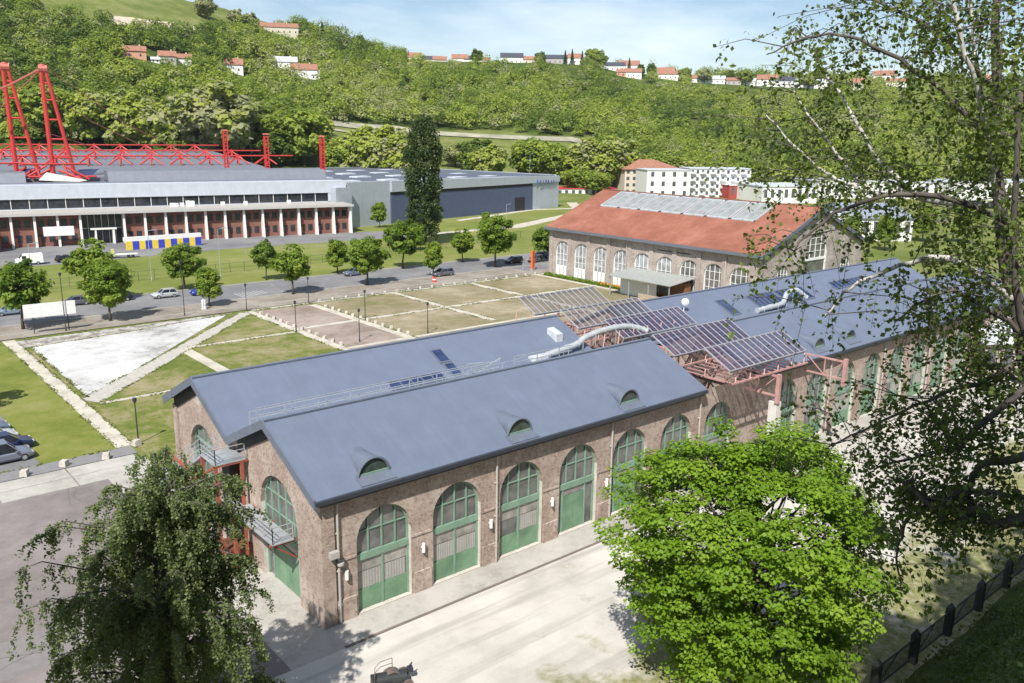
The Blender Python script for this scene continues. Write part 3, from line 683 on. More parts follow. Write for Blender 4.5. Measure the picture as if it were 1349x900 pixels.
# ---- steel stair on the near gable
st = thing('metal_staircase', 'galvanised stair and gangway on red steel posts against the brick gables', 'staircase', (-1.2, 10, 0))
def deck(m, x0, x1, y0, y1, z):
    m.box(x0, x1, y0, y1, z-.08, z)
m = MB(); deck(m, -1.6, -.2, 3.2, 9.6, 4.55); m.build('gangway', M_galv, st, True)
m = MB(); deck(m, -2.3, -.2, 9.7, 12.2, 7.7); m.build('platform', M_galv, st, True)
def rail(m, pts, h=1.05):
    for a, b in zip(pts[:-1], pts[1:]):
        a = np.array(a); b = np.array(b); L = np.linalg.norm(b-a); n = max(1, int(L/1.1))
        for q in (h, h*.66, h*.33): m.bar(a+(0, 0, q), b+(0, 0, q), .045)
        for k in range(n+1): c = a+(b-a)*k/n; m.bar(c, c+(0, 0, h), .045)
m = MB(); rail(m, [(-1.55, 9.6, 4.55), (-1.55, 3.25, 4.55), (-.25, 3.25, 4.55)]); rail(m, [(-.3, 9.7, 7.7), (-2.25, 9.7, 7.7), (-2.25, 12.2, 7.7)])
rail(m, [(-1.0, 12.2, 7.7), (-1.0, 17.6, 4.6)]); rail(m, [(-2.25, 12.2, 7.7), (-2.25, 17.6, 4.6)]); rail(m, [(-3.6, 17.6, 4.6), (-3.6, 10.5, .1)]); rail(m, [(-2.4, 17.6, 4.6), (-2.4, 10.5, .1)])
m.build('railing', M_galv, st, True)
m = MB()
for k in range(17):
    m.box(-2.2, -1.05, 12.2+.31*k, 12.5+.31*k, 7.5-.18*k, 7.55-.18*k)
for k in range(24): m.box(-3.55, -2.45, 17.3-.29*k, 17.58-.29*k, 4.4-.185*k, 4.45-.185*k)
deck(m, -3.6, -1.0, 17.6, 19, 4.6); m.build('stair_flight', M_galv, st, True)
for x, y, z in ((-2.2, 9.8, 7.6), (-.5, 9.8, 7.6), (-2.2, 12.1, 7.6), (-3.5, 18.9, 4.5), (-1.1, 18.9, 4.5), (-1.4, 9.4, 4.45)): m = MB(); m.bar((x, y, 0), (x, y, z), .2); m.build('post', M_rust, st, True)
for y in (3.4, 6.4, 9.3): m = MB(); m.bar((-1.7, y, 4.4), (-.02, y, 4.4), .16); m.bar((-1.5, y, 4.4), (-.02, y, 3.2), .1); m.build('bracket', M_rust, st, True)
for a, b in (((-2.2, 9.8, 7.55), (-2.2, 16, 4.2)), ((-2.3, 9.8, 7.55), (-.1, 9.8, 7.55)), ((-2.3, 18.4, 5.9), (-2.3, 12, 5.9))): m = MB(); m.bar(a, b, .16); m.build('beam', M_rust, st, True)
m = MB(); m.box(-1.6, -.1, 9.9, 11.8, 0, 1.5); m.build('base_cladding', plain('dark_red_cladding', (.16, .05, .035), .7), st, True)
m = MB(); m.box(-.9, -.1, 10.9, 12.2, .02, 7.6); m.build('lift_shaft', M_black, st, True)

# ================================================================== red-roofed hall
RX, RY0, RY1 = 98.3, 37.0, 87.5; RXM, RXE = 114.1, 129.9; REV, RRG = 9.9, 16.6
rh = thing('brick_hall', 'brick hall with a broad orange-red roof, pale rooflights and tall white arched windows', 'hall', (RX, RY0, 0))
M_redroof = patchy('red_tile_roof', [(.3, (.2, .082, .055)), (.5, (.265, .108, .072)), (.7, (.33, .15, .108))], .2, 3.5, .9, .25)
m = MB(); ww = Wall((RX, RY1, 0), (0, -1, 0), (-1, 0, 0))
wops = [dict(u0=RY1-yc-2.05, u1=RY1-yc+2.05, spring=5.3, top=7.35, sill=.2) for yc in (83.5, 78.15, 72.85, 67.55, 62.3, 57.0, 51.7, 46.4, 41.1)]
arched_wall(m, ww, RY1-RY0, lambda u: REV-.2, wops, .4)
wgr = Wall((RX, RY0, 0), (1, 0, 0), (0, -1, 0)); gl = RXE-RX; gm_ = gl/2
gtop = lambda u: REV-.2+(RRG-REV)*(1-abs(u-gm_)/gm_)
rgops = [dict(u0=4.0, u1=7.6, spring=5.9, top=7.7, sill=1.2), dict(u0=gm_-3.4, u1=gm_+3.4, spring=9.3, top=12.7, sill=1.2, transom=8.0), dict(u0=gl-7.6, u1=gl-4.0, spring=5.9, top=7.7, sill=1.2)]
arched_wall(m, wgr, gl, gtop, rgops, .4)
m.poly([(RXE, RY0, 0), (RXE, RY1, 0), (RXE, RY1, REV), (RXE, RY0, REV)]); m.poly([(RX, RY1, 0), (RXM, RY1, 0), (RXM, RY1, RRG-.2), (RX, RY1, REV-.2)]); m.poly([(RXM, RY1, 0), (RXE, RY1, 0), (RXE, RY1, REV-.2), (RXM, RY1, RRG-.2)])
for k in range(10): wall_box(m, ww, .15+5.32*k-(0 if k else .1), 1.1+5.32*k, 0, 8.9, .005, .16)
wall_box(m, ww, 0, RY1-RY0, 8.9, 9.3, .005, .2)
m.build('wall', [M_brick2, M_reveal], rh, True)
m = MB(); t = .25
for s, xe in ((-1, RX-.9), (1, RXE+.9)):
    m.prism([(xe, RY0-.5, REV-.2), (RXM, RY0-.5, RRG), (RXM, RY1+.5, RRG), (xe, RY1+.5, REV-.2)], (0, 0, t))
m.build('roof', M_redroof, rh, True)
m = MB(); m.box(RX-1.15, RX-.88, RY0-.6, RY1+.6, REV-.5, REV+.0); m.box(RX-.85, RX+.02, RY0-.4, RY1+.4, REV-.55, REV-.25)
for s, xe in ((-1, RX-1.0), (1, RXE+1.0)): m.prism([(xe, RY0-.6, REV-.6), (RXM, RY0-.6, RRG-.45), (RXM, RY0-.6, RRG+.2), (xe, RY0-.6, REV+.05)], (0, .12, 0))
m.build('gutter', plain('slate_trim', (.13, .15, .18), .5), rh, True)
m = MB(); m.bar((RXM, RY0-.5, RRG+.27), (RXM, RY1+.5, RRG+.27), .5, .15); m.build('ridge_cap', M_redroof, rh, True)
def rr(x, y, h): return (x, y, REV-.2+(x-RX+.9)*(RRG-REV+.2)/(RXM-RX+.9)+t+h)
pane_m = plain('wired_glass', (.25, .265, .26), .55, var=.25, scale=.8)
for k in range(7):
    ya = 82.3-5.35*k; m = MB()
    for a, b, c_, d in ((107.2, 107.45, ya-5.0, ya), (113.2, 113.45, ya-5.0, ya), (107.2, 113.45, ya-.18, ya), (107.2, 113.45, ya-5.0, ya-4.82), (107.2, 113.45, ya-2.55, ya-2.45)):
        m.prism([rr(a, c_, .01), rr(b, c_, .01), rr(b, d, .01), rr(a, d, .01)], (0, 0, .2))
    fo = m.build('rooflight', plain('pale_lead', (.4, .43, .46), .5), rh, True)
    g = MB(); g.poly([rr(107.4, ya-4.85, .12), rr(113.25, ya-4.85, .12), rr(113.25, ya-.15, .12), rr(107.4, ya-.15, .12)]); g.build('pane', pane_m, fo, True)
for k, op in enumerate(wops): arched_window(rh, ww, op, 'white' if k < 6 else 'plain', M_white, .34, world=True, rows=(.2, .42, .6, .8) if k > 5 else (.45, .62), bars=3)
for op in rgops: arched_window(rh, wgr, op, 'plain', M_white, .34, world=True, rows=(.25, .5, .75), bars=3)
for y in (66.2, 44): m = MB(); m.tube([(RX-.2, y, .1), (RX-.2, y, 9.4)], .09, 6); m.build('downpipe', plain('grey_pipe', (.42, .39, .36), .6), rh, True)
m = MB(); wall_box(m, ww, 28.5, 36, 8.25, 8.4, .02, .1); m.build('cable_tray', M_dark, rh, True)
ax = thing('entrance_canopy', 'flat grey canopy on posts with white partition walls at the red-roofed hall', 'canopy', (94.5, 57, 0))
m = MB(); m.prism([(91.4, 50, 3.55), (98.2, 50, 4.3), (98.2, 64.5, 4.3), (91.4, 64.5, 3.55)], (0, 0, .14)); m.build('roof', plain('canopy_sheet', (.36, .38, .36), .5, .2), ax, True)
for y in (50.4, 55, 59.5, 64): m = MB(); m.bar((91.7, y, 0), (91.7, y, 3.55), .14); m.build('post', M_galv, ax, True)
m = MB(); m.box(94.4, 94.55, 55.5, 64, .05, 3.1); m.box(94.55, 98, 63.9, 64.05, .05, 3.1); m.build('partition', M_white, ax, True)
m = MB(); m.box(96.2, 97.8, 50.6, 53.8, 0, 3.4); m.build('porch', plain('porch_wood', (.2, .1, .05), .7), ax, True)
m = MB()
for k in range(46): m.box(90.2, 90.26, 44+.26*k, 44.2+.26*k, 0, 1.75)
m.box(90.27, 90.33, 44, 56, .5, .6); m.box(90.27, 90.33, 44, 56, 1.3, 1.4)
tag(m.build('paling_fence', plain('weathered_paling', (.42, .34, .24), .85)), 'low wooden paling fence beside the canopy of the red-roofed hall', 'fence')

# ================================================================== works office and its long shed
FO = (101.7, 174.0); FRZ = rad(-10.6)
fa = thing('works_office', 'red brick office with white fin columns in front of a long white shed', 'office', (FO[0], FO[1], 0), FRZ)
M_fbrick = brick('dark_red_brick', (.26, .085, .06), (.21, .07, .05), (.22, .15, .12), pale=.08)
M_fin = plain('white_fin', (.74, .72, .68), .7, var=.06)
M_wing = glass('dark_window', (.03, .035, .045), .08)
m = MB(); m.box(-128, -69, 1.5, 12, 0, 7.6); m.box(-58.8, -.3, 1.5, 12, 0, 7.6); m.box(-69, -58.8, 4, 12, 0, 7.6)
m.build('wall', M_fbrick, fa)
m = MB(); m.box(-128, .7, -.5, 12, 7.62, 8.05); m.build('roof', plain('flat_roof', (.36, .345, .31), .9, var=.1, scale=.3), fa)
m = MB(); m.box(-128.05, .75, -.62, -.5, 7.5, 8.15); m.build('fascia', plain('fascia_grey', (.46, .45, .43), .7), fa)
cols = [-4.9*k for k in range(13)]+[-68.6-4.9*k for k in range(12)]
cm = None
for x in cols:
    if cm is None:
        m = MB(); m.prism([(-.26, -.45, 0), (-.26, 1.45, 0), (-.26, 1.45, 7.6), (-.26, .35, 7.6)], (.52, 0, 0)); c0 = m.build('column', M_fin, fa); cm = c0
    else: c0 = cm.copy(); COL.objects.link(c0)
    c0.location = (x, 0, 0)
wm = None
for k, x in enumerate(cols):
    if x in (cols[12],) or x < -120: continue
    for dx in (-3.55, -1.5):
        for z in (1.1, 4.7):
            if wm is None:
                m = MB(); m.box(-.62, .62, 1.42, 1.49, 0, 1.75); wm = m.build('window', M_wing, fa); o = wm
            else: o = wm.copy(); COL.objects.link(o)
            o.location = (x+dx, 0, z)
m = MB(); m.box(-68.4, -59, 3.4, 3.5, .1, 7.5); g = m.build('entrance_glazing', M_wing, fa)
m = MB()
for k in range(7): m.box(-68.4+1.55*k, -68.3+1.55*k, 3.32, 3.38, .1, 7.5)
m.box(-68.4, -59, 3.3, 3.36, 3.7, 3.85); m.build('mullion', M_fin, g)
m = MB(); m.box(-66.5, -60.6, .6, 3.3, 3.6, 3.95); m.box(-61.6, -61.1, .7, 3.3, 0, 3.6); m.box(-65.6, -65.2, .7, 3.3, 0, 3.6); m.build('porch', M_fin, fa)
pm_ = None
for x in cols[:12]+cols[14:-2]:
    if pm_ is None: m = MB(); m.box(-.3, .3, .9, 1.495, 0, 2.3); o = pm_ = m.build('pier', plain('orange_brick', (.38, .15, .09), .9), fa)
    else: o = pm_.copy(); COL.objects.link(o)
    o.location = (x-4.2, 0, 0)
m = MB(); m.tube([(-92, -3.5, 0), (-92, -3.5, 5.2)], 6.2, 28); m.build('stair_tower', M_fbrick, fa)
m = MB()
for q in (5.6, 6.1): m.tube([(-92+6*math.cos(a), -3.5+6*math.sin(a), q) for a in np.linspace(0, 2*math.pi, 29)], .06, 4)
m.build('railing', M_galv, fa)
m = MB(); m.box(-76.8, -70.2, -.9, -.5, 2.7, 4.9); m.build('banner', M_white, fa)
M_shed = seamed('white_cladding', (.52, .55, .61), 2.2, 'X', .5, .1, .1, rot=rad(10.6), darker=.93)
m = MB(); m.box(-131, 2.2, 10.2, 60, 0, 8.3); m.box(-131, 2.2, 9.9, 16, 10.7, 14.1); m.box(.8, 2.2, 9.9, 10.15, 8, 10.69); m.box(-3.2, .79, 10.0, 10.15, 8.3, 10.69); m.build('shed_wall', M_shed, fa)
m = MB(); m.box(-131, -3.3, 10.3, 10.4, 8.3, 10.68); g = m.build('strip_window', M_wing, fa)
m = MB()
for k in range(32): m.box(-131+4*k, -130.85+4*k, 10.18, 10.28, 8.3, 10.68)
m.build('mullion', M_fin, g)
M_deck = seamed('roof_deck', (.17, .185, .215), 2.4, 'X', .6, .1, .2, rot=-FRZ, darker=.85)
m = MB(); m.box(-131, 1.9, 15.0, 18, 14.12, 14.3); m.prism([(-60, 17.5, 14.3), (-60, 19.5, 16.9), (-60, 30, 16.9), (-60, 30, 14.3)], (59, 0, 0)); m.prism([(-131, 17.5, 14.2), (-131, 19.5, 16.6), (-131, 30, 16.6), (-131, 30, 14.2)], (52, 0, 0))
m.prism([(-131, 30, 14.6), (-131, 165, 19.1), (-131, 160, 0), (-131, 30, 0)], (124, 0, 0)); m.build('shed_roof', M_deck, fa)
for x, y in ((-46, 9), (-45, 8.5), (-43.5, 9), (-42, 9), (-41, 8), (-33, 9), (-27, 8.7), (-15, 8.8)): m = MB(); m.box(x-.5, x+.5, y-.4, y+.4, 8.06, 9.0+.5*(x > -42.5 and x < -40.5)); m.build('roof_unit', M_white, fa)
# red roof-suspension steelwork: masts, trusses
M_red = plain('signal_red_steel', (.5, .04, .035), .5, var=.12)
def loc_f(x, y, z): c, s = math.cos(FRZ), math.sin(FRZ); return (FO[0]+c*x-s*y, FO[1]+s*x+c*y, z)
def mast(x, y, ztop, zb, label):
    t_ = thing('roof_mast', label, 'mast', loc_f(x, y, zb), FRZ, 'red masts on the works roof'); h = ztop-zb
    m = MB(); m.tube([(-1.6, 0, 0), (-1.9, 0, h)], [.6, .5], 8); m.build('leg', M_red, t_)
    m = MB(); m.tube([(3.6, 0, 0), (-.9, 0, h-.3)], [.52, .42], 8); m.build('leg', M_red, t_)
    for q in (.17, .34, .52, .7, .85): m = MB(); m.tube([(-1.6-.3*q, 0, h*q), (3.6-4.5*q, 0, h*q)], .28, 6); m.build('rung', M_red, t_)
    m = MB(); m.tube([(-2.4, 0, h-.5), (-.4, 0, h-.5)], .9, 8); m.tube([(-1.4, 0, h-1), (-1.4, 0, h+.6)], .7, 8); m.build('head', plain('mast_head', (.6, .16, .13), .5), t_)
    m = MB(); 
    m.tube([(-1.4, 0, h-.3), (-10, 8, h*.70), (-22, 20, h*.28), (-31, 28, 1)], .13, 5); m.tube([(-1.4, 0, h-.3), (-9.5, 0, h-5), (-16, 0, h-8)], .28, 5); m.tube([(-.4, 0, h-.3), (20, 26, h*.5), (46, 52, 2)], .1, 5); m.build('cable', plain('stay_cable', (.42, .12, .09), .5), t_)
mast(-70.6, 32, 43.5, 15.3, 'red A-shaped ladder mast on the works roof, rightmost of the tall masts')
mast(-79.2, 38, 43.9, 15.5, 'red A-shaped ladder mast on the works roof, between its two neighbours')
mast(-92.0, 44, 37.0, 15.8, 'red A-shaped ladder mast at the left edge of the photo')
def post(x, y, z0, z1, label):
    t_ = thing('roof_post', label, 'post', loc_f(x, y, z0), FRZ, 'short red posts on the works roof'); h = z1-z0
    m = MB()
    for a, b in ((-.5, -.5), (.5, -.5), (.5, .5), (-.5, .5)): m.bar((a, b, 0), (a, b, h), .34)
    for k in range(int(h/1.1)+1):
        z = min(h, k*1.1); m.box(-.6, .6, -.6, .6, z, z+.34)
    m.build('lattice', M_red, t_); m = MB(); m.box(-.75, .75, -.75, .75, h+.34, h+.8); m.build('cap', plain('mast_head', (.6, .16, .13), .5), t_)
post(2.1, 31, 15.4, 25.8, 'short red lattice post on the works roof, nearest to the grey shed')
post(11.0-22.5, 45, 15.9, 26.2, 'short red lattice post on the works roof, in the middle of three')
post(-22.5, 52, 16.2, 27.2, 'short red lattice post on the works roof, leftmost of three')
rt = 0
for j, (y, x0, x1, zz, lab) in enumerate(((78, -84, 6, 16.2, 'front red roof truss with star-shaped struts on the works roof'), (108, -108, 2, 17.2, 'middle red roof truss with star-shaped struts on the works roof'), (146, -124, -6, 18.4, 'rear red roof truss with star-shaped struts on the works roof'))):
    t_ = thing('roof_truss', lab, 'truss', loc_f(x0, y, zz), FRZ, 'red trusses along the works roof'); L = x1-x0
    m = MB(); m.tube([(0, 0, 2.9), (L, 0, 2.9)], .27, 6); m.build('chord', M_red, t_)
    n = int(L/9.4)
    for k in range(n):
        x = 5+k*9.4; m = MB()
        for a in range(6):
            an = a*math.pi/3+.4; m.tube([(x, .0, 2.7), (x+4.2*math.cos(an), 4.2*math.sin(an), .05)], .25, 5)
        m.tube([(x, 0, 1.0), (x, 0, 3.5)], .3, 6); m.build('star_strut', M_red, t_)
for x, y, lab in ((-72, 27, 'cluster of red steel struts and pale ducting at the foot of the right tall mast'), (-86, 34, 'cluster of red steel struts and pale ducting left of the tall masts')):
    t_ = thing('mast_footing', lab, 'steelwork', loc_f(x, y, 14.3), FRZ); rng = random.Random(int(-x)); m = MB()
    for k in range(9):
        a = rng.uniform(-9, 9); m.tube([(a, rng.uniform(-2, 4), .2), (a+rng.uniform(-6, 6), rng.uniform(-2, 4), rng.uniform(2.5, 5))], .3, 6)
    m.tube([(-12, 0, 1.0), (10, 0, .9)], .3, 6); m.tube([(-8, 1, 4.2), (8, 2, 4.2)], .26, 6); m.build('strut', M_red, t_)
    m = MB(); m.prism([(-4, -4, .3), (5, -9.5, .1), (7, -9, .4), (-2, -3, 2.2)], (0, 1.6, 0)); m.build('ducting', plain('cream_duct', (.55, .52, .44), .6), t_)
    m = MB(); m.prism([(4, 0, .5), (9, 1, 1.2), (11, 3, 2.8), (6, 3, 2.6)], (0, .6, 0)); m.build('vent_box', plain('navy_vent', (.03, .04, .1), .5), t_)

# ================================================================== grey shed with lettering
gs = thing('factory_shed', 'long grey corrugated factory shed with a navy wing and lettering at its right end', 'factory', (108, 187.8, 0))
A = np.array((107.0, 185.0)); B = np.array((213.0, 207.2)); ud = (B-A)/np.linalg.norm(B-A); nd = np.array((ud[1], -ud[0])); LG = np.linalg.norm(B-A)
gang = math.atan2(ud[1], ud[0])
def G(u, o, z): q = A+ud*u+nd*o; return (q[0], q[1], z)
def gbox(m, u0, u1, o0, o1, z0, z1, dz=0):
    p = [G(u0, o0, z0), G(u1, o0, z0), G(u1, o1, z0), G(u0, o1, z0), G(u0, o0, z1), G(u1, o0, z1+dz), G(u1, o1, z1+dz), G(u0, o1, z1)]
    m.faces(p, [(3,2,1,0),(4,5,6,7),(0,1,5,4),(1,2,6,5),(2,3,7,6),(3,0,4,7)])
M_corr = seamed('corrugated_grey', (.42, .45, .5), 1.5, 'X', .5, .2, .6, rot=-gang, darker=.86)
m = MB(); gbox(m, 0, LG, -1, -92, 0, 12.6, -.9); gbox(m, 0, 17.5, 0, -1, 0, 13.4, -.1); gbox(m, 17.5, LG, .8, -1, 9.9, 13.3, -1.1); gbox(m, LG-17, LG, .3, -1, 0, 9.89); gbox(m, -6, 0, 2, -10, 0, 12.2); m.build('wall', M_corr, gs, True)
m = MB(); gbox(m, 1, LG-1, -1.6, -91, 12.4, 12.75, -.9); m.build('roof', seamed('dark_deck', (.1, .115, .15), 3.5, 'X', .6, .1, .2, rot=-gang), gs, True)
m = MB(); gbox(m, 0, LG, -1.0, -1.6, 12.6, 13.45, -1); gbox(m, 0, LG, -91, -92, 12.6, 13.5, -1); gbox(m, LG-.9, LG, -1, -92, 11.7, 12.5); m.build('parapet', plain('parapet_grey', (.52, .55, .6), .5), gs, True)
for i in range(6):
    for j in range(4):
        u = 8+i*17+(j % 2)*6; o_ = -10-j*20; m = MB(); gbox(m, u, u+6.5, o_, o_-4, 12.2, 13.15-.0085*u, 0); m.build('rooflight', plain('rooflight_white', (.58, .62, .66), .4), gs, True)
m = MB(); gbox(m, 17.6, LG-17.05, .35, -1, 0, 8.9); m.build('wing', seamed('navy_cladding', (.085, .105, .185), 1.2, 'X', .5, .2, .3, rot=-gang), gs, True)
m = MB(); gbox(m, 17.6, LG-17.05, .2, -1, 8.93, 9.88); m.build('black_gap', M_black, gs, True)  # black strip filling the gap between the navy wing and the band above
m = MB(); gbox(m, LG-28, LG-22, .42, .3, .02, 5.0); m.build('door', M_black, gs, True)
fc = bpy.data.curves.new('lettering', 'FONT'); fc.body = 'SAFRAN'; fc.size = 2.5; fc.extrude = .1; fc.space_character = 1.25
to = bpy.data.objects.new('lettering', fc); COL.objects.link(to); bpy.context.view_layer.update()
me = bpy.data.meshes.new_from_object(to.evaluated_get(bpy.context.evaluated_depsgraph_get())); COL.objects.unlink(to); bpy.data.objects.remove(to)
lo = bpy.data.objects.new('lettering', me); COL.objects.link(lo); lo.parent = gs; me.materials.append(plain('letter_navy', (.13, .155, .25), .5))
q = G(LG-13.6, .92, 9.15); lo.location = (q[0]-108, q[1]-187.8, q[2]); lo.rotation_euler = (math.pi/2, 0, gang)
m = MB(); m.prism([G(LG-15.7, .85, 9.3), G(LG-14.4, .85, 10.4), G(LG-14.6, .85, 11.6), G(LG-15.8, .85, 10.2)], tuple(np.append(nd, 0)*.1)); m.build('emblem', plain('emblem_blue', (.1, .2, .5), .5), gs, True)

# ================================================================== white flats, hipped block, sheds beyond the red roof
def block(name, label, cat, px0, px1, py_base, z1, depth, wall_m, roof, rows, n, yaw=0.0, group=None, roofz=2.5, balc=False, zb=0.0):
    a = at(px0, py_base, zb); b = at(px1, py_base, zb); c = (a+b)/2; Lh = np.linalg.norm((b-a)[:2])/2
    ang = math.atan2(b[1]-a[1], b[0]-a[0])+yaw
    t_ = thing(name, label, cat, (c[0], c[1], zb), ang, group)
    m = MB(); m.box(-Lh, Lh, 0, depth, 0, z1); m.build('wall', wall_m, t_)
    m = MB()
    if roof[0] == 'hip':
        o_ = .8; k_ = min(Lh, depth/2)
        p = [(-Lh-o_, -o_, z1), (Lh+o_, -o_, z1), (Lh+o_, depth+o_, z1), (-Lh-o_, depth+o_, z1), (-Lh+k_, depth/2, z1+roofz), (Lh-k_, depth/2, z1+roofz)]
        m.faces(p, [(0, 1, 5, 4), (1, 2, 5), (2, 3, 4, 5), (3, 0, 4), (3, 2, 1, 0)])
    elif roof[0] == 'gable':
        for s in (0, 1):
            ye = -.6 if s == 0 else depth+.6
            m.prism([(-Lh-.5, ye, z1-.1), (Lh+.5, ye, z1-.1), (Lh+.5, depth/2, z1+roofz), (-Lh-.5, depth/2, z1+roofz)], (0, 0, .2))
        m.prism([(-Lh, 0, z1), (-Lh, depth, z1), (-Lh, depth/2, z1+roofz-.05)], (.1, 0, 0)); m.prism([(Lh-.1, 0, z1), (Lh-.1, depth, z1), (Lh-.1, depth/2, z1+roofz-.05)], (.1, 0, 0))
    else: m.box(-Lh-.3, Lh+.3, -.3, depth+.3, z1, z1+.35)
    m.build('roof', roof[1], t_)
    wm = None
    for r in range(rows):
        for k in range(n):
            x = -Lh+(k+.5)*2*Lh/n; z = (r+.35)*z1/rows
            if wm is None:
                q = MB(); q.box(-min(.75, Lh/n*.5), min(.75, Lh/n*.5), -.06, -.01, 0, z1/rows*.5); o = wm = q.build('window', glass('grey_window', (.09, .1, .11), .12), t_)
            else: o = wm.copy(); COL.objects.link(o)
            o.location = (x, 0, z)
            if balc and k % 2 == 0:
                q = MB(); q.box(x-1.4, x+1.4, -1.3, -.05, z-.2, z); q.box(x-1.4, x+1.4, -1.32, -1.25, z, z+.9); q.build('balcony', plain('balcony_pale', (.55, .57, .6), .5), t_)
    return t_
M_render = plain('white_render', (.72, .71, .68), .85, var=.05, scale=.4)
M_cream = plain('cream_render', (.58, .52, .42), .85, var=.08, scale=.4)
M_tile = patchy('orange_tile', [(.35, (.25, .12, .08)), (.65, (.35, .18, .125))], .5, 3, .85, .2)
M_slate = plain('dark_slate', (.06, .065, .085), .5)
M_tin = plain('pale_roof', (.5, .52, .55), .5)
block('apartment_block', 'cream block with an orange hipped roof behind the red-roofed hall', 'apartments', 822, 897, 257, 12, 22, M_cream, ('hip', M_tile), 4, 9, roofz=4.5)
block('apartment_block', 'white flats with balconies right of the cream hipped block, end wall with few windows', 'apartments', 851, 908, 262, 12.6, 16, M_render, ('flat', M_tin), 3, 4)
block('apartment_block', 'long white flats with grey balconies in front of the wood', 'apartments', 908, 986, 260, 13, 15, M_render, ('flat', M_tin), 4, 12, balc=True, yaw=-.05)
block('club_house', 'low white building with a red roof edge right of the grey factory shed', 'building', 733, 812, 259, 3.4, 14, M_render, ('flat', plain('red_edge', (.5, .05, .06), .6)), 1, 9)
block('pavilion', 'small white square pavilion beyond the low red-edged building', 'pavilion', 803, 815, 246, 7, 6, M_render, ('flat', M_render), 1, 1)
block('kiosk', 'red boxy building in front of the long white flats', 'building', 960, 1002, 262, 6.0, 10, plain('red_render', (.35, .06, .05), .8), ('flat', M_render), 1, 4)
block('marquee', 'blue tarpaulin stall by the low red-edged building', 'stall', 775, 800, 250, 3.2, 5, plain('blue_tarp', (.05, .09, .5), .5), ('gable', plain('blue_tarp', (.05, .09, .5), .5)), 1, 1, roofz=1.5)
for k, (x0, x1) in enumerate(((735, 752), (753, 775), (778, 800))):
    block('marquee', ['cream pointed tent nearest the grey shed corner', 'white tent behind the low red-edged building', 'white tent beside the blue stall'][k], 'tent', x0, x1, 245-k, 3.2, 7, [M_cream, M_render, M_render][k], ('hip', [M_cream, M_white, M_white][k]), 1, 1, roofz=2.4, group='tents by the low building')
for k, (x0, x1, y, h, lab) in enumerate(((1003, 1075, 268, 7, 'low white works shed right of the red boxy building'), (1078, 1150, 262, 8, 'white works shed with a long parapet seen through the birch'), (1152, 1250, 262, 7.4, 'wide white works shed behind the middle of the birch'), (1252, 1420, 264, 8.2, 'widest white works shed at the right edge of the photo'))):
    block('works_shed', lab, 'shed', x0, x1, y, h, 30, M_render, ('flat', M_tin), 1, 8, group='white works sheds behind the birch')
block('works_shed', 'grey-roofed shed behind the right gable of the red-roofed hall', 'shed', 1118, 1200, 318, 6.5, 26, M_render, ('gable', plain('grey_sheet', (.3, .33, .4), .5, .2)), 1, 6, roofz=3)
block('works_shed', 'small white annexe right of the red-roofed hall', 'shed', 1095, 1120, 318, 7, 12, M_render, ('flat', M_tin), 1, 2)
block('end_building', 'brown workshop with a pale roof at the far end of the brick range', 'workshop', 1290, 1400, 500, 4.6, 14, M_brick2, ('gable', M_tin), 1, 5, roofz=1.6)

# ================================================================== foliage
def leaf_obj(name, C, size, mat, parent, seed, tint, flat=0.0, aspect=1.5, out=None, ow=1.1, jit=.09):
    """many small leaf blades round the points C (N,3); tint (N,) picks each blade's colour"""
    rng = np.random.default_rng(seed); N = len(C); C = np.asarray(C, float)
    nrm = rng.normal(size=(N, 3)); nrm[:, 2] = np.abs(nrm[:, 2])+flat
    if out is not None: nrm = nrm*.75+out/(np.linalg.norm(out, axis=1)[:, None]+1e-9)*ow
    nrm /= np.linalg.norm(nrm, axis=1)[:, None]
    a = rng.normal(size=(N, 3)); a -= nrm*np.sum(a*nrm, 1)[:, None]; a /= np.linalg.norm(a, axis=1)[:, None]+1e-9
    b = np.cross(nrm, a); s = (np.asarray(size)*rng.uniform(.7, 1.3, N))[:, None]
    V = np.stack([C-a*s*aspect/2, C+b*s/2+nrm*s*.12, C+a*s*aspect/2, C-b*s/2+nrm*s*.12], 1).reshape(-1, 3).astype(np.float32)
    me = bpy.data.meshes.new(name); me.vertices.add(4*N); me.vertices.foreach_set('co', V.ravel())
    me.loops.add(4*N); me.loops.foreach_set('vertex_index', np.arange(4*N, dtype=np.int32))
    me.polygons.add(N); me.polygons.foreach_set('loop_start', np.arange(0, 4*N, 4, dtype=np.int32))
    at_ = me.attributes.new('tint', 'FLOAT', 'FACE'); at_.data.foreach_set('value', np.clip(np.asarray(tint)+rng.normal(0, jit, N), 0, 1).astype(np.float32))
    me.update(calc_edges=True); me.materials.append(mat)
    o = bpy.data.objects.new(name, me); COL.objects.link(o)
    if parent: o.parent = parent
    return o
L_bright = leafy('spring_leaves', [(0, (.09, .17, .012)), (.5, (.17, .295, .018)), (1, (.28, .4, .045))], .42)
L_mid = leafy('street_leaves', [(0, (.065, .125, .014)), (.5, (.16, .25, .026)), (1, (.28, .36, .05))], .45)
L_dark = leafy('dark_leaves', [(0, (.022, .048, .013)), (.55, (.055, .09, .026)), (1, (.13, .16, .065))], .25)
L_wood = leafy('wood_leaves', [(0, (.06, .105, .026)), (.25, (.145, .21, .036)), (.5, (.26, .335, .05)), (.78, (.38, .43, .065)), (1, (.36, .36, .21))], .45)
L_birch = leafy('birch_leaves', [(0, (.04, .065, .018)), (.5, (.09, .13, .03)), (1, (.24, .3, .055))], .38, .45)
M_bark = plain('bark', (.1, .08, .06), .95, scale=4, var=.3, bump=.5)
M_barkd = plain('dark_bark', (.045, .038, .032), .95, scale=4, var=.3)
M_bbark = plain('birch_bark', (.45, .43, .4), .8, scale=5, var=.55)

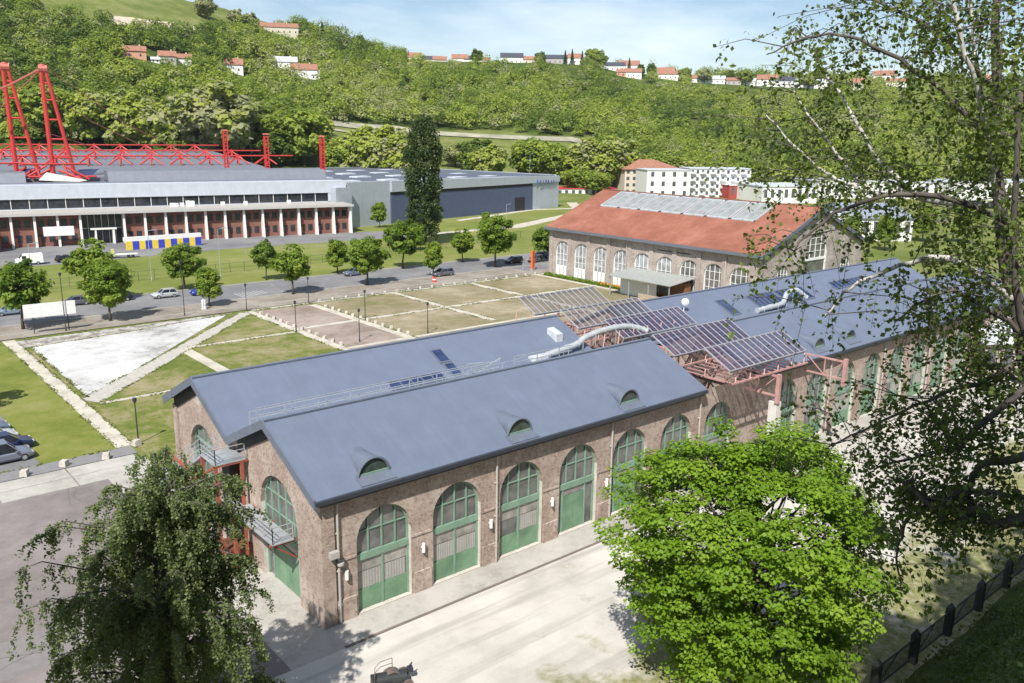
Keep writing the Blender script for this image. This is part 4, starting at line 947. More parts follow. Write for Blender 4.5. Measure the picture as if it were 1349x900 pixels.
def crown_points(rng, centres, per, rad_, flat=.7):
    k = len(centres); idx = np.repeat(np.arange(k), per); P = rng.normal(size=(len(idx), 3))
    P /= np.linalg.norm(P, axis=1)[:, None]+1e-9; P *= (rng.uniform(.35, 1, len(idx))**.6)[:, None]*np.asarray(rad_)[idx][:, None] if hasattr(rad_, '__len__') else (rng.uniform(.35, 1, len(idx))**.6)[:, None]*rad_
    P[:, 2] *= flat; return np.asarray(centres)[idx]+P, idx
def tree_parts(parent, h, cz, rx, rz, clumps, per, leaf, mat, seed, trunk_r=.2, clump_r=None, bark=None, limbs=14, wob=1.0, flat=.7, inner=.45, base_tint=.5, tint_var=.22):
    rng = np.random.default_rng(seed); P = rng.normal(size=(clumps, 3)); P /= np.linalg.norm(P, axis=1)[:, None]
    P *= (rng.uniform(inner, 1.0, clumps)**.7)[:, None]
    lob = 1+.22*np.sin(3*np.arctan2(P[:, 1], P[:, 0])+seed)*wob+.14*np.sin(5*P[:, 2]+seed*2)*wob
    Cn = P*lob[:, None]*np.array([rx, rx, rz])+np.array([0, 0, cz])
    cr_ = clump_r or rx*.3; R = cr_*rng.uniform(.6, 1.3, clumps)
    pts, idx = crown_points(rng, Cn, per, R, flat)
    ct = base_tint+rng.normal(0, tint_var, clumps)
    leaf_obj('crown', pts, leaf, mat, parent, seed+1, ct[idx], .6, out=(pts-Cn[idx])/cr_*1.2+(Cn[idx]-np.array([0, 0, cz]))/rx*.6)
    m = MB(); ht = cz+rz*.5; path_ = [(0, 0, -.1)]
    for k in range(1, 7): path_.append((rng.normal(0, .05*wob)*k*.5, rng.normal(0, .05*wob)*k*.5, ht*k/6))
    m.tube(path_, [trunk_r*1.35]+[trunk_r*(1-.8*k/6) for k in range(1, 7)], 8)
    order = rng.permutation(clumps)[:limbs]
    for i in order:
        c = Cn[i]; z0 = max(h*.18, min(c[2]-.5*np.hypot(c[0], c[1]), ht*.9)); t = z0/ht
        b = np.array([np.interp(t*6, range(7), [q[0] for q in path_]), np.interp(t*6, range(7), [q[1] for q in path_]), z0])
        mid = b*.45+c*.55+np.array([0, 0, -.08*np.hypot(c[0], c[1])])
        m.tube([b, mid, c], [trunk_r*(.55-.3*t), trunk_r*.25, trunk_r*.07], 5)
    m.build('trunk', bark or M_bark, parent, smooth=True)

# ---- street trees: four kinds grown once, then copied along the road
kinds = []
st_spots = [  # photo base, height, crown kind, label
 (31, 434, 9.0, 0, 'dense green street tree at the left edge, in front of the white board'),
 (146, 423, 8.6, 1, 'full street tree with its trunk on the near pavement left of the silver hatchback'),
 (124, 399, 9.2, 2, 'tall light green street tree beyond the dark car, far side of the road'),
 (243, 382, 7.9, 1, 'street tree behind the bright blue car on the far verge'),
 (276, 404, 6.2, 3, 'small round street tree on the near pavement by the white bollard'),
 (351, 369, 7.0, 0, 'dark green street tree on the far verge, left of the middle pair'),
 (386, 388, 7.8, 2, 'street tree on the near pavement with a round shadow, right of the darker tree'),
 (445, 361, 6.6, 3, 'slim young street tree above the blue-grey car on the far verge'),
 (484, 376, 8.6, 1, 'wide bright street tree on the near pavement, left of the tall ivy-clad tree'),
 (531, 354, 9.4, 0, 'dark street tree right in front of the tall ivy-clad tree'),
 (571, 364, 6.6, 3, 'small street tree behind the grey car at the kerb'),
 (609, 346, 6.6, 2, 'pale thin street tree right of the ivy-clad tree'),
 (652, 352, 10.4, 1, 'largest street tree at the corner before the red-roofed hall'),
 (716, 345, 7.2, 0, 'narrow tree at the far corner of the red-roofed hall')]
for k, (rx, cz, rz, tn) in enumerate(((2.5, 5.2, 2.8, .28), (2.6, 5.0, 2.7, .52), (2.3, 5.2, 2.9, .6), (2.0, 4.7, 2.6, .66))):
    kinds.append((rx, cz, rz, tn))
protos = {}
for i, (x, y, h, k, lab) in enumerate(st_spots):
    q = at(x, y); s = h/7.2
    if k not in protos:
        t_ = thing('street_tree', lab, 'tree', tuple(q), i*1.1, 'street trees along the road'); t_.scale = (s, s, s)
        rx, cz, rz, tn = kinds[k]; tree_parts(t_, 8, cz, rx, rz, 95, 80, .27, L_mid, 40+k+5*(k == 0), .17, .75, base_tint=tn, limbs=16); protos[k] = t_
    else: copy_tree(protos[k], tuple(q), i*1.37, (s*(.88+.3*((i*7) % 5)/5), s*(.88+.3*((i*3) % 5)/5), s), lab)
# young maple at the left edge and its shadow on the lawn
q = at(2, 560); t_ = thing('lawn_tree', 'tree at the left edge shading the west lawn beside the pale path', 'tree', (-11.2, 58.5, 0)); tree_parts(t_, 9, 5.6, 3.2, 3.2, 80, 70, .3, L_mid, 71, .2, .8)

# ---- tall ivy-clad column
t_ = thing('ivy_clad_tree', 'very tall dark ivy-clad tree like a column in front of the grey shed', 'tree', (104.5, 141.5, 0))
rng = np.random.default_rng(8); Cn = []; 
for k in range(520):
    z = rng.uniform(2.0, 31.5); r = 4.5*(1-.12*(z/31)) if z > 7 else 3.0+z*.18
    if z > 27: r *= (33.5-z)/6.5
    a = rng.uniform(0, 2*math.pi); rr_ = r*rng.uniform(.35, 1)**.5; Cn.append((rr_*math.cos(a)*(1+.15*math.sin(z*.9)), rr_*math.sin(a), z))
for k in range(30): Cn.append((-4.3+rng.normal(0, .5), rng.normal(0, .8), rng.uniform(12, 23)))
pts, idx = crown_points(rng, np.array(Cn), 38, .95, 1.1); ct = .5+rng.normal(0, .28, len(Cn))
leaf_obj('crown', pts, .38, L_dark, t_, 9, ct[idx], .2)
m = MB(); m.tube([(0, 0, -.1), (.1, 0, 12), (0, .1, 24), (0, 0, 31)], [.6, .5, .3, .06], 8)
for k in range(26): z = rng.uniform(5, 29); a = rng.uniform(0, 6.3); m.tube([(0, 0, z), (3*math.cos(a), 3*math.sin(a), z+2.6)], [.13, .03], 5)
m.build('trunk', M_barkd, t_, smooth=True)
for x, y, h, lab in ((455, 303, 5.5, 'thin pale tree at the corner of the works office'), (500, 300, 8, 'airy young tree before the navy wing of the shed'), (548, 330, 7, 'low dark bush-like tree at the foot of the ivy-clad tree'), (640, 300, 5.0, 'young bright tree on the lawn before the navy wing')):
    copy_tree(protos[3], tuple(at(x, y)), x*.1, h/8, lab)['group'] = 'young trees by the works'

# ---- the big spring-green tree below the camera
t_ = thing('maple_tree', 'big bright spring-green broadleaf tree on the yard in front of the brick hall', 'tree', (13.7, -19.3, 0))
rng = np.random.default_rng(21); n = 760; P = rng.normal(size=(n, 3)); P /= np.linalg.norm(P, axis=1)[:, None]; P *= (rng.uniform(.5, 1, n)**.6)[:, None]
rr_ = 1+.16*np.sin(3*np.arctan2(P[:, 1], P[:, 0])+1)+.12*np.sin(6*P[:, 2])
Cn = P*rr_[:, None]*np.array([6.2, 6.2, 6.9])+np.array([0, 0, 8.3]); Cn = Cn[Cn[:, 2] > 1.2]
pts, idx = crown_points(rng, Cn, 125, .62+.42*rng.random(len(Cn)), .42)
leaf_obj('crown', pts, .155, L_bright, t_, 22, (.5+rng.normal(0, .16, len(Cn)))[idx], 1.1, 1.25, out=(pts-Cn[idx])+(Cn[idx]-np.array([0, 0, 7]))*.1, ow=.8)
m = MB(); m.tube([(0, 0, -.2), (.1, 0, 2), (.1, .1, 5), (0, .2, 9), (.2, .1, 12.5)], [.42, .33, .26, .15, .04], 10)
for i in rng.permutation(len(Cn))[:90]:
    c = Cn[i]; z0 = np.clip(c[2]-.75*np.hypot(c[0], c[1]), 1.6, 11); b = np.array([.05, .1, z0]); mid = b*.5+c*.5+np.array([0, 0, -.35])
    m.tube([b, mid, c], [.12, .06, .02], 5)
m.build('trunk', M_bark, t_, smooth=True)

# ---- weeping birches
def birch_leaves(name, parent, strings, mat, size, seed, per_m=22, tint=.5):
    rng = np.random.default_rng(seed); C = []; T = []
    for s in strings:
        s = np.array(s); L = np.linalg.norm(np.diff(s, axis=0), axis=1).sum(); n = max(2, int(L*per_m)); t = rng.uniform(0, len(s)-1.001, n); k = t.astype(int); f = (t-k)[:, None]
        C.append(s[k]*(1-f)+s[k+1]*f+rng.normal(0, size*.75, (n, 3))); T.append(np.full(n, tint+rng.normal(0, .17)))
    return leaf_obj(name, np.concatenate(C), size, mat, parent, seed+1, np.concatenate(T), 0.1, 1.35)
t_ = thing('weeping_birch', 'weeping birch at the lower left with hanging leafy strands, its lower half in shade', 'tree', (-11.2, -7.9, 0))
rng = np.random.default_rng(31); m = MB(); trunk = [(0, 0, -.2), (.1, .1, 4), (-.1, .2, 8), (.1, 0, 12), (.2, .1, 14.2)]; m.tube(trunk, [.32, .26, .19, .08, .02], 9); strings = []
for k in range(205):
    z = 1.6+12.2*rng.random()**1.2 if k < 135 else rng.uniform(8, 14.0); a = rng.uniform(0, 2*math.pi); L = (4.4*(1-((z-4)/12.5)**3 if z > 4 else 1)+1.0)*rng.uniform(.55, 1.05)*(1.12 if z < 7 else 1); L = min(L, 4.9) if k < 135 else L*rng.uniform(.55, 1.05)
    if a > 5.1 or a < 1.0: L *= .82
    b = np.array([np.interp(z, [0, 4, 8, 12, 15.2], [0, .1, -.1, .1, .3]), .1, z]); d = np.array([math.cos(a), math.sin(a), 0])
    p1 = b+d*L*.45+np.array([0, 0, L*.42]); p2 = b+d*L*.8+np.array([0, 0, L*.56]); p3 = b+d*L+np.array([0, 0, L*.5])
    m.tube([b, p1, p2, p3], [.055, .04, .025, .01], 5)
    for j in range(15):
        t = rng.uniform(.06, 1); q = (b*(1-t/.25)+p1*(t/.25)) if t < .25 else (p1*(1-(t-.25)/.4)+p2*((t-.25)/.4)) if t < .65 else (p2*(1-(t-.65)/.35)+p3*((t-.65)/.35))
        h = rng.uniform(.3, 1.9)*min(1, z/4)*(1 if z < 10 else .6); o_ = rng.normal(0, .25, 3)*np.array([1, 1, 0]); strings.append([q, q+o_*.6+d*.15-np.array([0, 0, h*.4]), q+o_+d*.2-np.array([0, 0, h])])
for k in range(120):   # leafy leader and upright twigs of the top
    a, r_ = rng.uniform(0, 6.28), 1.5*rng.random()**.6; q = np.array([.2+r_*math.cos(a), .1+r_*math.sin(a), rng.uniform(13.2, 16.3)-r_*.5]); o_ = rng.normal(0, .2, 3)
    strings.append([q, q+o_*.5-np.array([0, 0, .35]), q+o_-np.array([0, 0, .8])])
for s in strings[::3]: m.tube(s, [.009, .007, .004], 3, cap=False)
m.build('trunk', plain('birch_twig', (.1, .085, .075), .9, scale=4, var=.4), t_)
birch_leaves('crown', t_, strings, leafy('weeping_leaves', [(0, (.07, .1, .035)), (.5, (.14, .185, .07)), (1, (.25, .29, .12))], .38, .5), .088, 32, 48, .5)

# the birch beside the camera: stems, boughs and drooping sprays at 9 to 16 m
t_ = thing('birch_tree', 'tall birch at the right, closest to the camera, with white twigs and loose leaves', 'tree', (-7.9, -37.2, 20.0))
rng = np.random.default_rng(51); m = MB(); mb_ = MB(); strings = []
def bough(pts, r0, r1, mb, spray=0, hang=.9, n=6, spread=.5):
    P = [at_dist(x, y, D) for x, y, D in pts]; fine = []
    for k in range(len(P)-1):
        p0 = P[max(k-1, 0)]; p3 = P[min(k+2, len(P)-1)]; a, b = P[k], P[k+1]
        for t in np.linspace(0, 1, 5, endpoint=False): fine.append(.5*((2*a)+(-p0+b)*t+(2*p0-5*a+4*b-p3)*t*t+(-p0+3*a-3*b+p3)*t**3))
    fine.append(P[-1]); fine = [f+rng.normal(0, .012, 3) for f in fine]
    mb.tube(fine, list(np.linspace(r0, r1, len(fine))), 7)
    for k in range(spray):
        t = rng.uniform(.12, 1); q = fine[int(t*(len(fine)-1))]
        d = rng.normal(0, 1, 3); d[2] = abs(d[2])*.3-.15; d /= np.linalg.norm(d); L = rng.uniform(.5, 1.4)*spread*2
        tip = q+d*L; tw = [q, q+d*L*.55+np.array([0, 0, .1]), tip]; m.tube(tw, [.008, .005, .003], 4, cap=False)
        strings.append(tw[1:])
        for j in range(n):
            s = q+d*L*rng.uniform(.25, 1); h = rng.uniform(.35, 1)*hang; o_ = rng.normal(0, .14, 3); st_ = [s, s+o_*.6-np.array([0, 0, h*.5]), s+o_-np.array([0, 0, h])]
            strings.append(st_)
            if j % 3 == 0: m.tube(st_, [.0035, .003, .002], 3, cap=False)
# stems
bough([(1395, 640, 13), (1352, 470, 13), (1318, 290, 13), (1312, 120, 13.2), (1318, -80, 13.4)], .13, .04, m, 40, .8, 7, .6)
bough([(1345, 450, 13), (1322, 330, 13.2), (1300, 180, 13.6), (1285, 60, 13.9), (1270, -90, 14)], .05, .02, mb_, 26, .9, 6, .7)
bough([(1318, 290, 13), (1290, 130, 12), (1262, 40, 11.7), (1240, -80, 11.6)], .035, .02, mb_, 30, .9, 6, .6)
# boughs to the left
bough([(1340, 300, 13), (1250, 262, 12), (1150, 262, 11.4), (1075, 300, 11), (1035, 345, 10.8)], .045, .008, m, 13, .8, 5, .55)
bough([(1322, 270, 13), (1215, 260, 13.8), (1155, 205, 14.2), (1105, 120, 14.6), (1062, 60, 15)], .05, .012, mb_, 20, .8, 6, .7)
bough([(1160, 260, 13.5), (1120, 225, 13.8), (1095, 190, 14), (1065, 150, 14.2), (1040, 110, 14.3)], .028, .01, mb_, 18, .7, 6, .6)
bough([(1130, 250, 12.6), (1085, 225, 12.8), (1045, 190, 13), (1010, 150, 13.1)], .025, .008, mb_, 16, .7, 6, .6)
bough([(1322, 210, 13), (1240, 120, 12.6), (1150, 60, 12.4), (1080, 45, 12.3), (1010, 72, 12.2)], .04, .008, m, 15, .5, 3, .4)
bough([(1316, 120, 13.2), (1230, 40, 13.6), (1160, 5, 13.8), (1110, -20, 14)], .04, .01, m, 22, .9, 6, .6)
bough([(1340, 400, 13), (1260, 345, 12.2), (1200, 345, 11.8), (1120, 380, 11.5), (1085, 420, 11.4)], .05, .01, mb_, 9, .9, 4, .5)
bough([(1345, 440, 13), (1290, 400, 12.4), (1245, 385, 12), (1180, 420, 11.8)], .04, .01, m, 10, .8, 5, .5)
bough([(1385, 520, 12.6), (1345, 420, 12), (1335, 300, 11.7), (1345, 120, 11.5)], .05, .03, m, 30, .6, 7, .5)
# the low dark boughs
bough([(1420, 640, 11), (1349, 680, 11), (1310, 690, 11), (1285, 672, 11), (1255, 690, 11), (1215, 655, 11.1), (1180, 630, 11.2)], .085, .02, m, 32, .5, 6, .45)
bough([(1400, 590, 11.4), (1320, 607, 11.4), (1290, 615, 11.4), (1272, 648, 11.3), (1232, 660, 11.2), (1195, 690, 11.2), (1180, 735, 11.2), (1190, 780, 11.2)], .06, .008, m, 16, .9, 4, .3)
bough([(1420, 470, 11.6), (1340, 520, 11.6), (1280, 570, 11.5), (1262, 590, 11.5), (1215, 600, 11.5), (1150, 618, 11.6)], .055, .012, m, 36, .4, 6, .45)
bough([(1262, 590, 11.5), (1235, 560, 11.8), (1215, 530, 12), (1165, 520, 12.1)], .03, .008, m, 20, .4, 6, .5)
bough([(1400, 660, 11.2), (1290, 650, 11.2), (1240, 655, 11.2), (1205, 660, 11.3), (1160, 662, 11.4)], .035, .006, m, 30, .4, 5, .35)
bough([(1349, 470, 12.4), (1300, 500, 12.2), (1240, 520, 12), (1150, 560, 12), (1090, 590, 12)], .04, .008, m, 30, .5, 5, .5)
wb = t_
m.v = [tuple(np.array(v)-np.array(t_.location)) for v in m.v]; mb_.v = [tuple(np.array(v)-np.array(t_.location)) for v in mb_.v]
m.tube([(1.9, -.6, -2), (1.2, -.2, 2.2), tuple(at_dist(1395, 640, 13)-np.array(t_.location))], [.2, .18, .15], 8)
m.build('trunk', plain('birch_twig', (.1, .085, .075), .9, scale=4, var=.4), t_, smooth=True); mb_.build('white_branch', M_bbark, t_, smooth=True)
strings = [np.array(s)-np.array(t_.location) for s in strings]
birch_leaves('crown', t_, strings, L_birch, .05, 52, 20, .5)

# trees on the bank round the viewpoint, outside the frame, that shade the foreground
for x, y, z, h, rx, lab in ((8, -43.5, 25, 16, 6, 'tree on the upper bank nearest the viewpoint on its right'), (19, -43, 25, 16, 6, 'second tree on the upper bank right of the viewpoint'), (29, -42, 24, 16, 6, 'farthest tree on the upper bank right of the viewpoint'), (-24.5, -17.5, 0, 29, 4.2, 'tall dark tree left of the viewpoint'), (-25, -49, 26, 15, 4.6, 'tree on the terrace behind the viewpoint'), (0, -42.5, 25, 15, 5.6, 'tree at the top of the bank right of the viewpoint'), (-12, -48, 26, 15, 4.6, 'tree on the terrace just right of the viewpoint')):
    t_ = thing('shade_tree', lab, 'tree', (x, y, z)); tree_parts(t_, h, h*.62, rx, h*.38, 90, 60, .5, L_dark, int(x+60), .3, 1.6) 

t_ = thing('shade_tree', 'unseen tree added beside the viewpoint, its crown shading the near birch', 'tree', (-18.1, -41.7, 23.8)); tree_parts(t_, 13, 9.4, 2.6, 1.9, 90, 70, .34, L_dark, 301, .16, 1.0)  # unseen tree, added over the camera to shade the birch's low boughs
# undergrowth on the bank
rng = np.random.default_rng(77); pts = []
for k in range(1500):
    x = rng.uniform(8, 62); y = rng.uniform(-38, -24.6); z = 26*max(0, (-24.2-y)/18.5)**1.25
    c = rng.normal(0, .35, (26, 3)); c[:, 2] = np.abs(c[:, 2])*.9; pts.append(c+(x, y, z))
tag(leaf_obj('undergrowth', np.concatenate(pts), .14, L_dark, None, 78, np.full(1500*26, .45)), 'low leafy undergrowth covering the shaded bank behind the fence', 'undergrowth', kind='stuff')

# ================================================================== houses on the slope and ridge
HOUSES = []
def house(px, py, wpx, hpx, roof, wall, lab, yaw=0.0, depth=.8):
    q, d = hill_at(px, py); s = d/FPX*1.02; w_ = wpx*s; h_ = hpx*s*.62; rh_ = hpx*s*.45; dp = max(6, w_*depth)
    v = q-CAM; ang = math.atan2(v[1], v[0])-math.pi/2+yaw
    HOUSES.append((px, wpx*.55+2, d))
    t_ = thing('house', lab, 'house', (q[0], q[1], q[2]), ang, 'houses on the hillside'); m = MB(); m.box(-w_/2, w_/2, 0, dp, -3, h_)
    m.prism([(-w_/2+.02, .02, h_), (-w_/2+.02, dp-.02, h_), (-w_/2+.02, dp/2, h_+rh_-.1)], (w_-.04, 0, 0)); m.build('wall', wall, t_)
    m = MB()
    for sd in (0, 1):
        ye = -.5 if sd == 0 else dp+.5
        m.prism([(-w_/2-.4, ye, h_-.2), (w_/2+.4, ye, h_-.2), (w_/2+.4, dp/2, h_+rh_), (-w_/2-.4, dp/2, h_+rh_)], (0, 0, .25))
    ro = m.build('roof', roof, t_); m = MB(); m.box(w_*.2, w_*.2+.8, dp*.5, dp*.5+.8, h_+rh_*.6, h_+rh_+1.0); m.build('chimney', M_cream, ro)
    n = max(2, int(w_/4.5))
    for k in range(n):
        x = -w_/2+(k+.5)*w_/n; m = MB(); m.box(x-.5, x+.5, -.07, -.02, h_*.3, h_*.3+1.4); m.build('window', M_wing, t_)
    return t_
R_, S_, Wm, Cm = M_tile, M_slate, M_render, M_cream; Pk = plain('pink_render', (.55, .3, .2), .85); Gm = plain('greyed_render', (.4, .37, .36), .85)
for a in ((178, 77, 24, 13, R_, Pk, 'pink house with a red-brown roof, leftmost on the wooded slope'), (221, 85, 19, 13, R_, Gm, 'grey house at the left end of the slope row'), (240, 86, 22, 11, R_, Wm, 'white house adjoining the grey one on the slope'), (205, 83, 9, 6, M_tin, Wm, 'tiny white outbuilding left of the grey house'), (309, 97, 20, 16, R_, Wm, 'small white house with a red roof alone in the middle of the slope'), (376, 92, 28, 14, M_tin, Wm, 'pale-roofed white house, upper one of the slope pair'), (401, 103, 31, 16, R_, Wm, 'white house with a red roof, lower one of the slope pair'), (416, 106, 10, 10, M_tin, Wm, 'white annexe at the right of the slope pair'),
  (367, 46, 46, 14, R_, Cm, 'long hilltop farmhouse with a red-brown roof'), (508, 72, 26, 10, S_, Wm, 'white house with a dark roof, leftmost on the ridge'), (543, 74, 17, 13, R_, Wm, 'tall white house with an orange roof on the left of the ridge'), (564, 79, 33, 11, S_, Wm, 'low white bungalow with a dark roof behind a pale wall'), (576, 72, 17, 10, R_, Cm, 'cream house half hidden behind the dark roofed bungalow'), (602, 76, 20, 12, R_, Wm, 'white house with an orange roof in mid ridge'), (617, 79, 18, 10, S_, Wm, 'white bungalow with a dark roof right of the orange roof'), (634, 77, 14, 8, R_, Wm, 'small orange roofed house beside the dark ridge tree'), (669, 80, 28, 13, S_, Wm, 'white gabled house with a dark roof on the ridge'), (692, 78, 15, 9, R_, Cm, 'cream house with a faded red roof on the ridge'), (725, 78, 30, 11, S_, Gm, 'wide grey roofed house by the firs'), (751, 80, 18, 12, R_, Wm, 'white house with an orange roof at the right end of the ridge row'), (803, 82, 24, 10, S_, Wm, 'white villa with a dark roof at the start of the village'),
  (829, 95, 24, 13, R_, Wm, 'white house with a red roof, left in the village'), (831, 103, 26, 11, R_, Wm, 'lower white house with a red roof in front of its neighbour'), (818, 101, 12, 8, R_, Pk, 'red shed left of the lower white house'), (872, 84, 24, 10, R_, Wm, 'pale house with a red roof behind the village trees'), (877, 102, 21, 11, R_, Wm, 'white house with a broad orange roof in the village'), (912, 86, 20, 9, R_, Wm, 'pale house on the village skyline'), (914, 99, 12, 9, R_, Wm, 'narrow white house beside a dark hedge'), (933, 90, 24, 9, M_tin, Wm, 'wide pale house on the village skyline'), (958, 92, 18, 8, R_, Gm, 'greyish house on the skyline'), (978, 103, 14, 8, M_tin, Wm, 'small white house low in the village'), (1001, 104, 24, 13, R_, Wm, 'white gabled house with a bright red roof'), (1022, 95, 26, 12, S_, Wm, 'villa with a dark hipped roof right of the red roof'), (1034, 103, 34, 6, M_tin, Wm, 'long low white wall-like building under the villa'), (1068, 98, 20, 10, M_tin, Wm, 'white house near the pale ridge tree'), (1120, 106, 12, 12, R_, Wm, 'white house glimpsed left of the birch twigs'), (1165, 108, 24, 12, R_, Wm, 'white house with a red roof glimpsed through birch twigs'), (1180, 115, 22, 9, R_, Wm, 'lower white house glimpsed through birch twigs'), (1297, 112, 22, 10, R_, Wm, 'white house with a red roof behind the right birch stem')):
    house(*a)
# ================================================================== the wooded hillside
def wood(name, label, spots, seed, blades, mat, rs=(2.8, 6.4)):
    rng = np.random.default_rng(seed); n = len(spots); S = np.array([s[:3] for s in spots]); tint = np.array([s[3] for s in spots]); R = rng.uniform(rs[0], rs[1], n); H = R*rng.uniform(1.0, 1.45, n)
    idx = np.repeat(np.arange(n), blades); P = rng.normal(size=(len(idx), 3)); P /= np.linalg.norm(P, axis=1)[:, None]; P[:, 2] = np.abs(P[:, 2])*1.15-.25
    th = np.arctan2(P[:, 1], P[:, 0]); ph = rng.uniform(0, 6.28, n)[idx]; lob = 1+.25*np.sin(3*th+ph)+.2*np.sin(7*P[:, 2]+ph*2)
    P *= (lob*rng.uniform(.6, 1.0, len(idx))**.5)[:, None]
    C = S[idx]+np.stack([P[:, 0]*R[idx], P[:, 1]*R[idx], P[:, 2]*H[idx]+H[idx]*.75], 1)
    # sub-clumps inside one crown differ a little
    tt = tint[idx]+.1*np.sin(5*th+ph)+.06*np.sin(11*P[:, 2]+ph)
    return tag(leaf_obj(name, C, 1.08, mat, None, seed+1, tt, .5, 1.2, out=P+np.array([0, 0, .25]), ow=2.0, jit=.045), label, 'wood', kind='stuff')
rng = np.random.default_rng(99); left, right, scrub = [], [], []
tries = 0
while len(left)+len(right) < 4600 and tries < 60000:
    tries += 1
    px = rng.uniform(-120, 1500); u = rng.random(); 
    d2 = np.interp(px, [0, 300, 420, 560, 800, 900, 1349], [425, 425, 425, 520, 540, 470, 540]); D = np.interp(px, KX, KD)+25
    d = d2+(D-d2)*u; q = hill(px, d); v = q-CAM; dep = v@FWD; py = 450-FPX*(v@UPV)/dep
    if clear(px, py): continue
    if px > 540 and py < 84+max(0, (px-780)*.03) and rng.random() < .72: continue
    if any(abs(px-hx) < hw and hd-(100 if hd > 850 and 520 < hx < 720 else 75 if hd > 850 else 34) < d < hd+20 for hx, hw, hd in HOUSES): continue
    zone = math.sin(px*.017+d*.02)+math.sin(px*.041-d*.013+2)*.8+math.sin(px*.007+d*.006+1)
    t0 = .54+.15*zone+rng.normal(0, .15)
    if px < 480 and py < 75: t0 -= .22
    if rng.random() < .08+.1*(math.sin(px*.013-d*.009) > .8): t0 = .97
    (left if px < 520 else right).append((q[0], q[1], q[2], np.clip(t0, 0, 1)))
wood('hillside_wood', 'spring woodland covering the hillside on the left, below the meadow', left, 100, 250, L_wood)
wood('hillside_wood', 'spring woodland covering the long slope under the ridge houses on the right', right, 110, 250, L_wood)

# single trees one can tell apart on the valley floor
vt = {}
def valley(px, d, h, kind, lab, grp='trees at the foot of the hillside', wide=1.0):
    if px < 420: h *= (d+88)/d; d += 88
    elif px < 560: h *= 1.55
    elif px < 820: h *= 1.35
    q = hill(px, d)
    if kind not in vt:
        t_ = thing('valley_tree', lab, 'tree', tuple(q), px*.7, grp); tn = {'bright': .78, 'mid': .5, 'dark': .22, 'bare': .98}[kind]
        tree_parts(t_, 10, 5.8, 4.6, 4.2, 110, 55, .62, L_wood, 200+len(vt), .3, 1.3, limbs=10, base_tint=tn, tint_var=.1); t_.scale = (h/10*wide, h/10*wide, h/10); vt[kind] = t_
    else: copy_tree(vt[kind], tuple(q), px*.7, (h/10*wide, h/10*wide, h/10), lab)['group'] = grp
vl = [(110, 340, 17, 'bright', 'large yellow-green tree behind the masts'), (60, 345, 18, 'mid', 'large green tree behind the left mast'), (165, 335, 18, 'bright', 'broad yellow-green tree behind the right tall mast'), (215, 330, 17, 'bright', 'yellow-green tree between the masts and the pale willow-like tree'),
 (282, 325, 27, 'bare', 'large pale grey-green tree behind the works roof'), (325, 345, 17, 'dark', 'dark tree right of the pale grey-green tree'), (395, 330, 19, 'mid', 'tall green tree behind the right red post'), (352, 325, 12, 'dark', 'small dark tree between the red posts'), (215, 318, 9, 'dark', 'low dark bush behind the roof trusses'),
 (445, 400, 9, 'mid', 'small tree left of the bright clump by the bend of the road'), (470, 400, 14, 'bright', 'yellow-green tree at the left of the bright clump beyond the grey shed'), (497, 395, 15, 'bright', 'yellow-green tree in the middle of the bright clump beyond the grey shed'), (520, 390, 13, 'bright', 'yellow-green tree at the right of the bright clump beyond the grey shed'),
 (640, 420, 12, 'bright', 'round yellowish tree on the green field'), (622, 440, 12, 'dark', 'slim dark tree on the green field'), (596, 455, 9, 'bare', 'bare pale tree behind the ivy-clad tree'), (705, 430, 15, 'mid', 'green tree right of the green field'), (728, 425, 13, 'mid', 'second green tree right of the green field'), (690, 440, 11, 'dark', 'dark tree at the edge of the green field'), (748, 430, 11, 'dark', 'small dark tree above the low red-edged building'),
 (772, 425, 16, 'bright', 'yellow-green tree left of the cream hipped block'), (800, 430, 17, 'bright', 'tall yellow-green tree beside the cream hipped block'), (755, 405, 8, 'mid', 'bush above the tents'), (786, 400, 8, 'mid', 'bush behind the white pavilion'), (830, 450, 16, 'bright', 'yellow-green tree behind the cream hipped block'), (868, 455, 17, 'mid', 'green tree behind the orange hipped roof'), (905, 455, 15, 'bright', 'yellow-green tree behind the white flats'), (948, 470, 12, 'bare', 'white-blossomed bush above the long white flats'), (912, 470, 10, 'bare', 'pale blossomed bush above the flats corner'),
 (985, 455, 15, 'mid', 'green tree right of the long white flats'), (1030, 460, 15, 'bright', 'yellow-green tree behind the first white works shed'), (1080, 470, 15, 'mid', 'green tree behind the works shed with the parapet'), (1140, 470, 15, 'bright', 'yellow-green tree seen through the birch'), (1210, 480, 16, 'mid', 'green tree seen between the birch stems'), (1290, 480, 16, 'dark', 'dark tree behind the right birch stem')]
for px, d, h, kd, lab in vl: valley(px, d, h, kd, lab, wide=1.15)
for px, py, h, lab in ((1120, 322, 6, 'bright bushy tree by the right gable of the red-roofed hall'), (1165, 330, 7, 'yellow-green tree behind the zinc roof of the far hall'), (1215, 318, 8, 'tree behind the far end of the zinc roof'), (1270, 320, 9, 'bright tree behind the right birch stem, beyond the far hall')):
    copy_tree(protos[3], tuple(at(px, py, 0)), px, h/6, lab)['group'] = 'trees beyond the far hall'
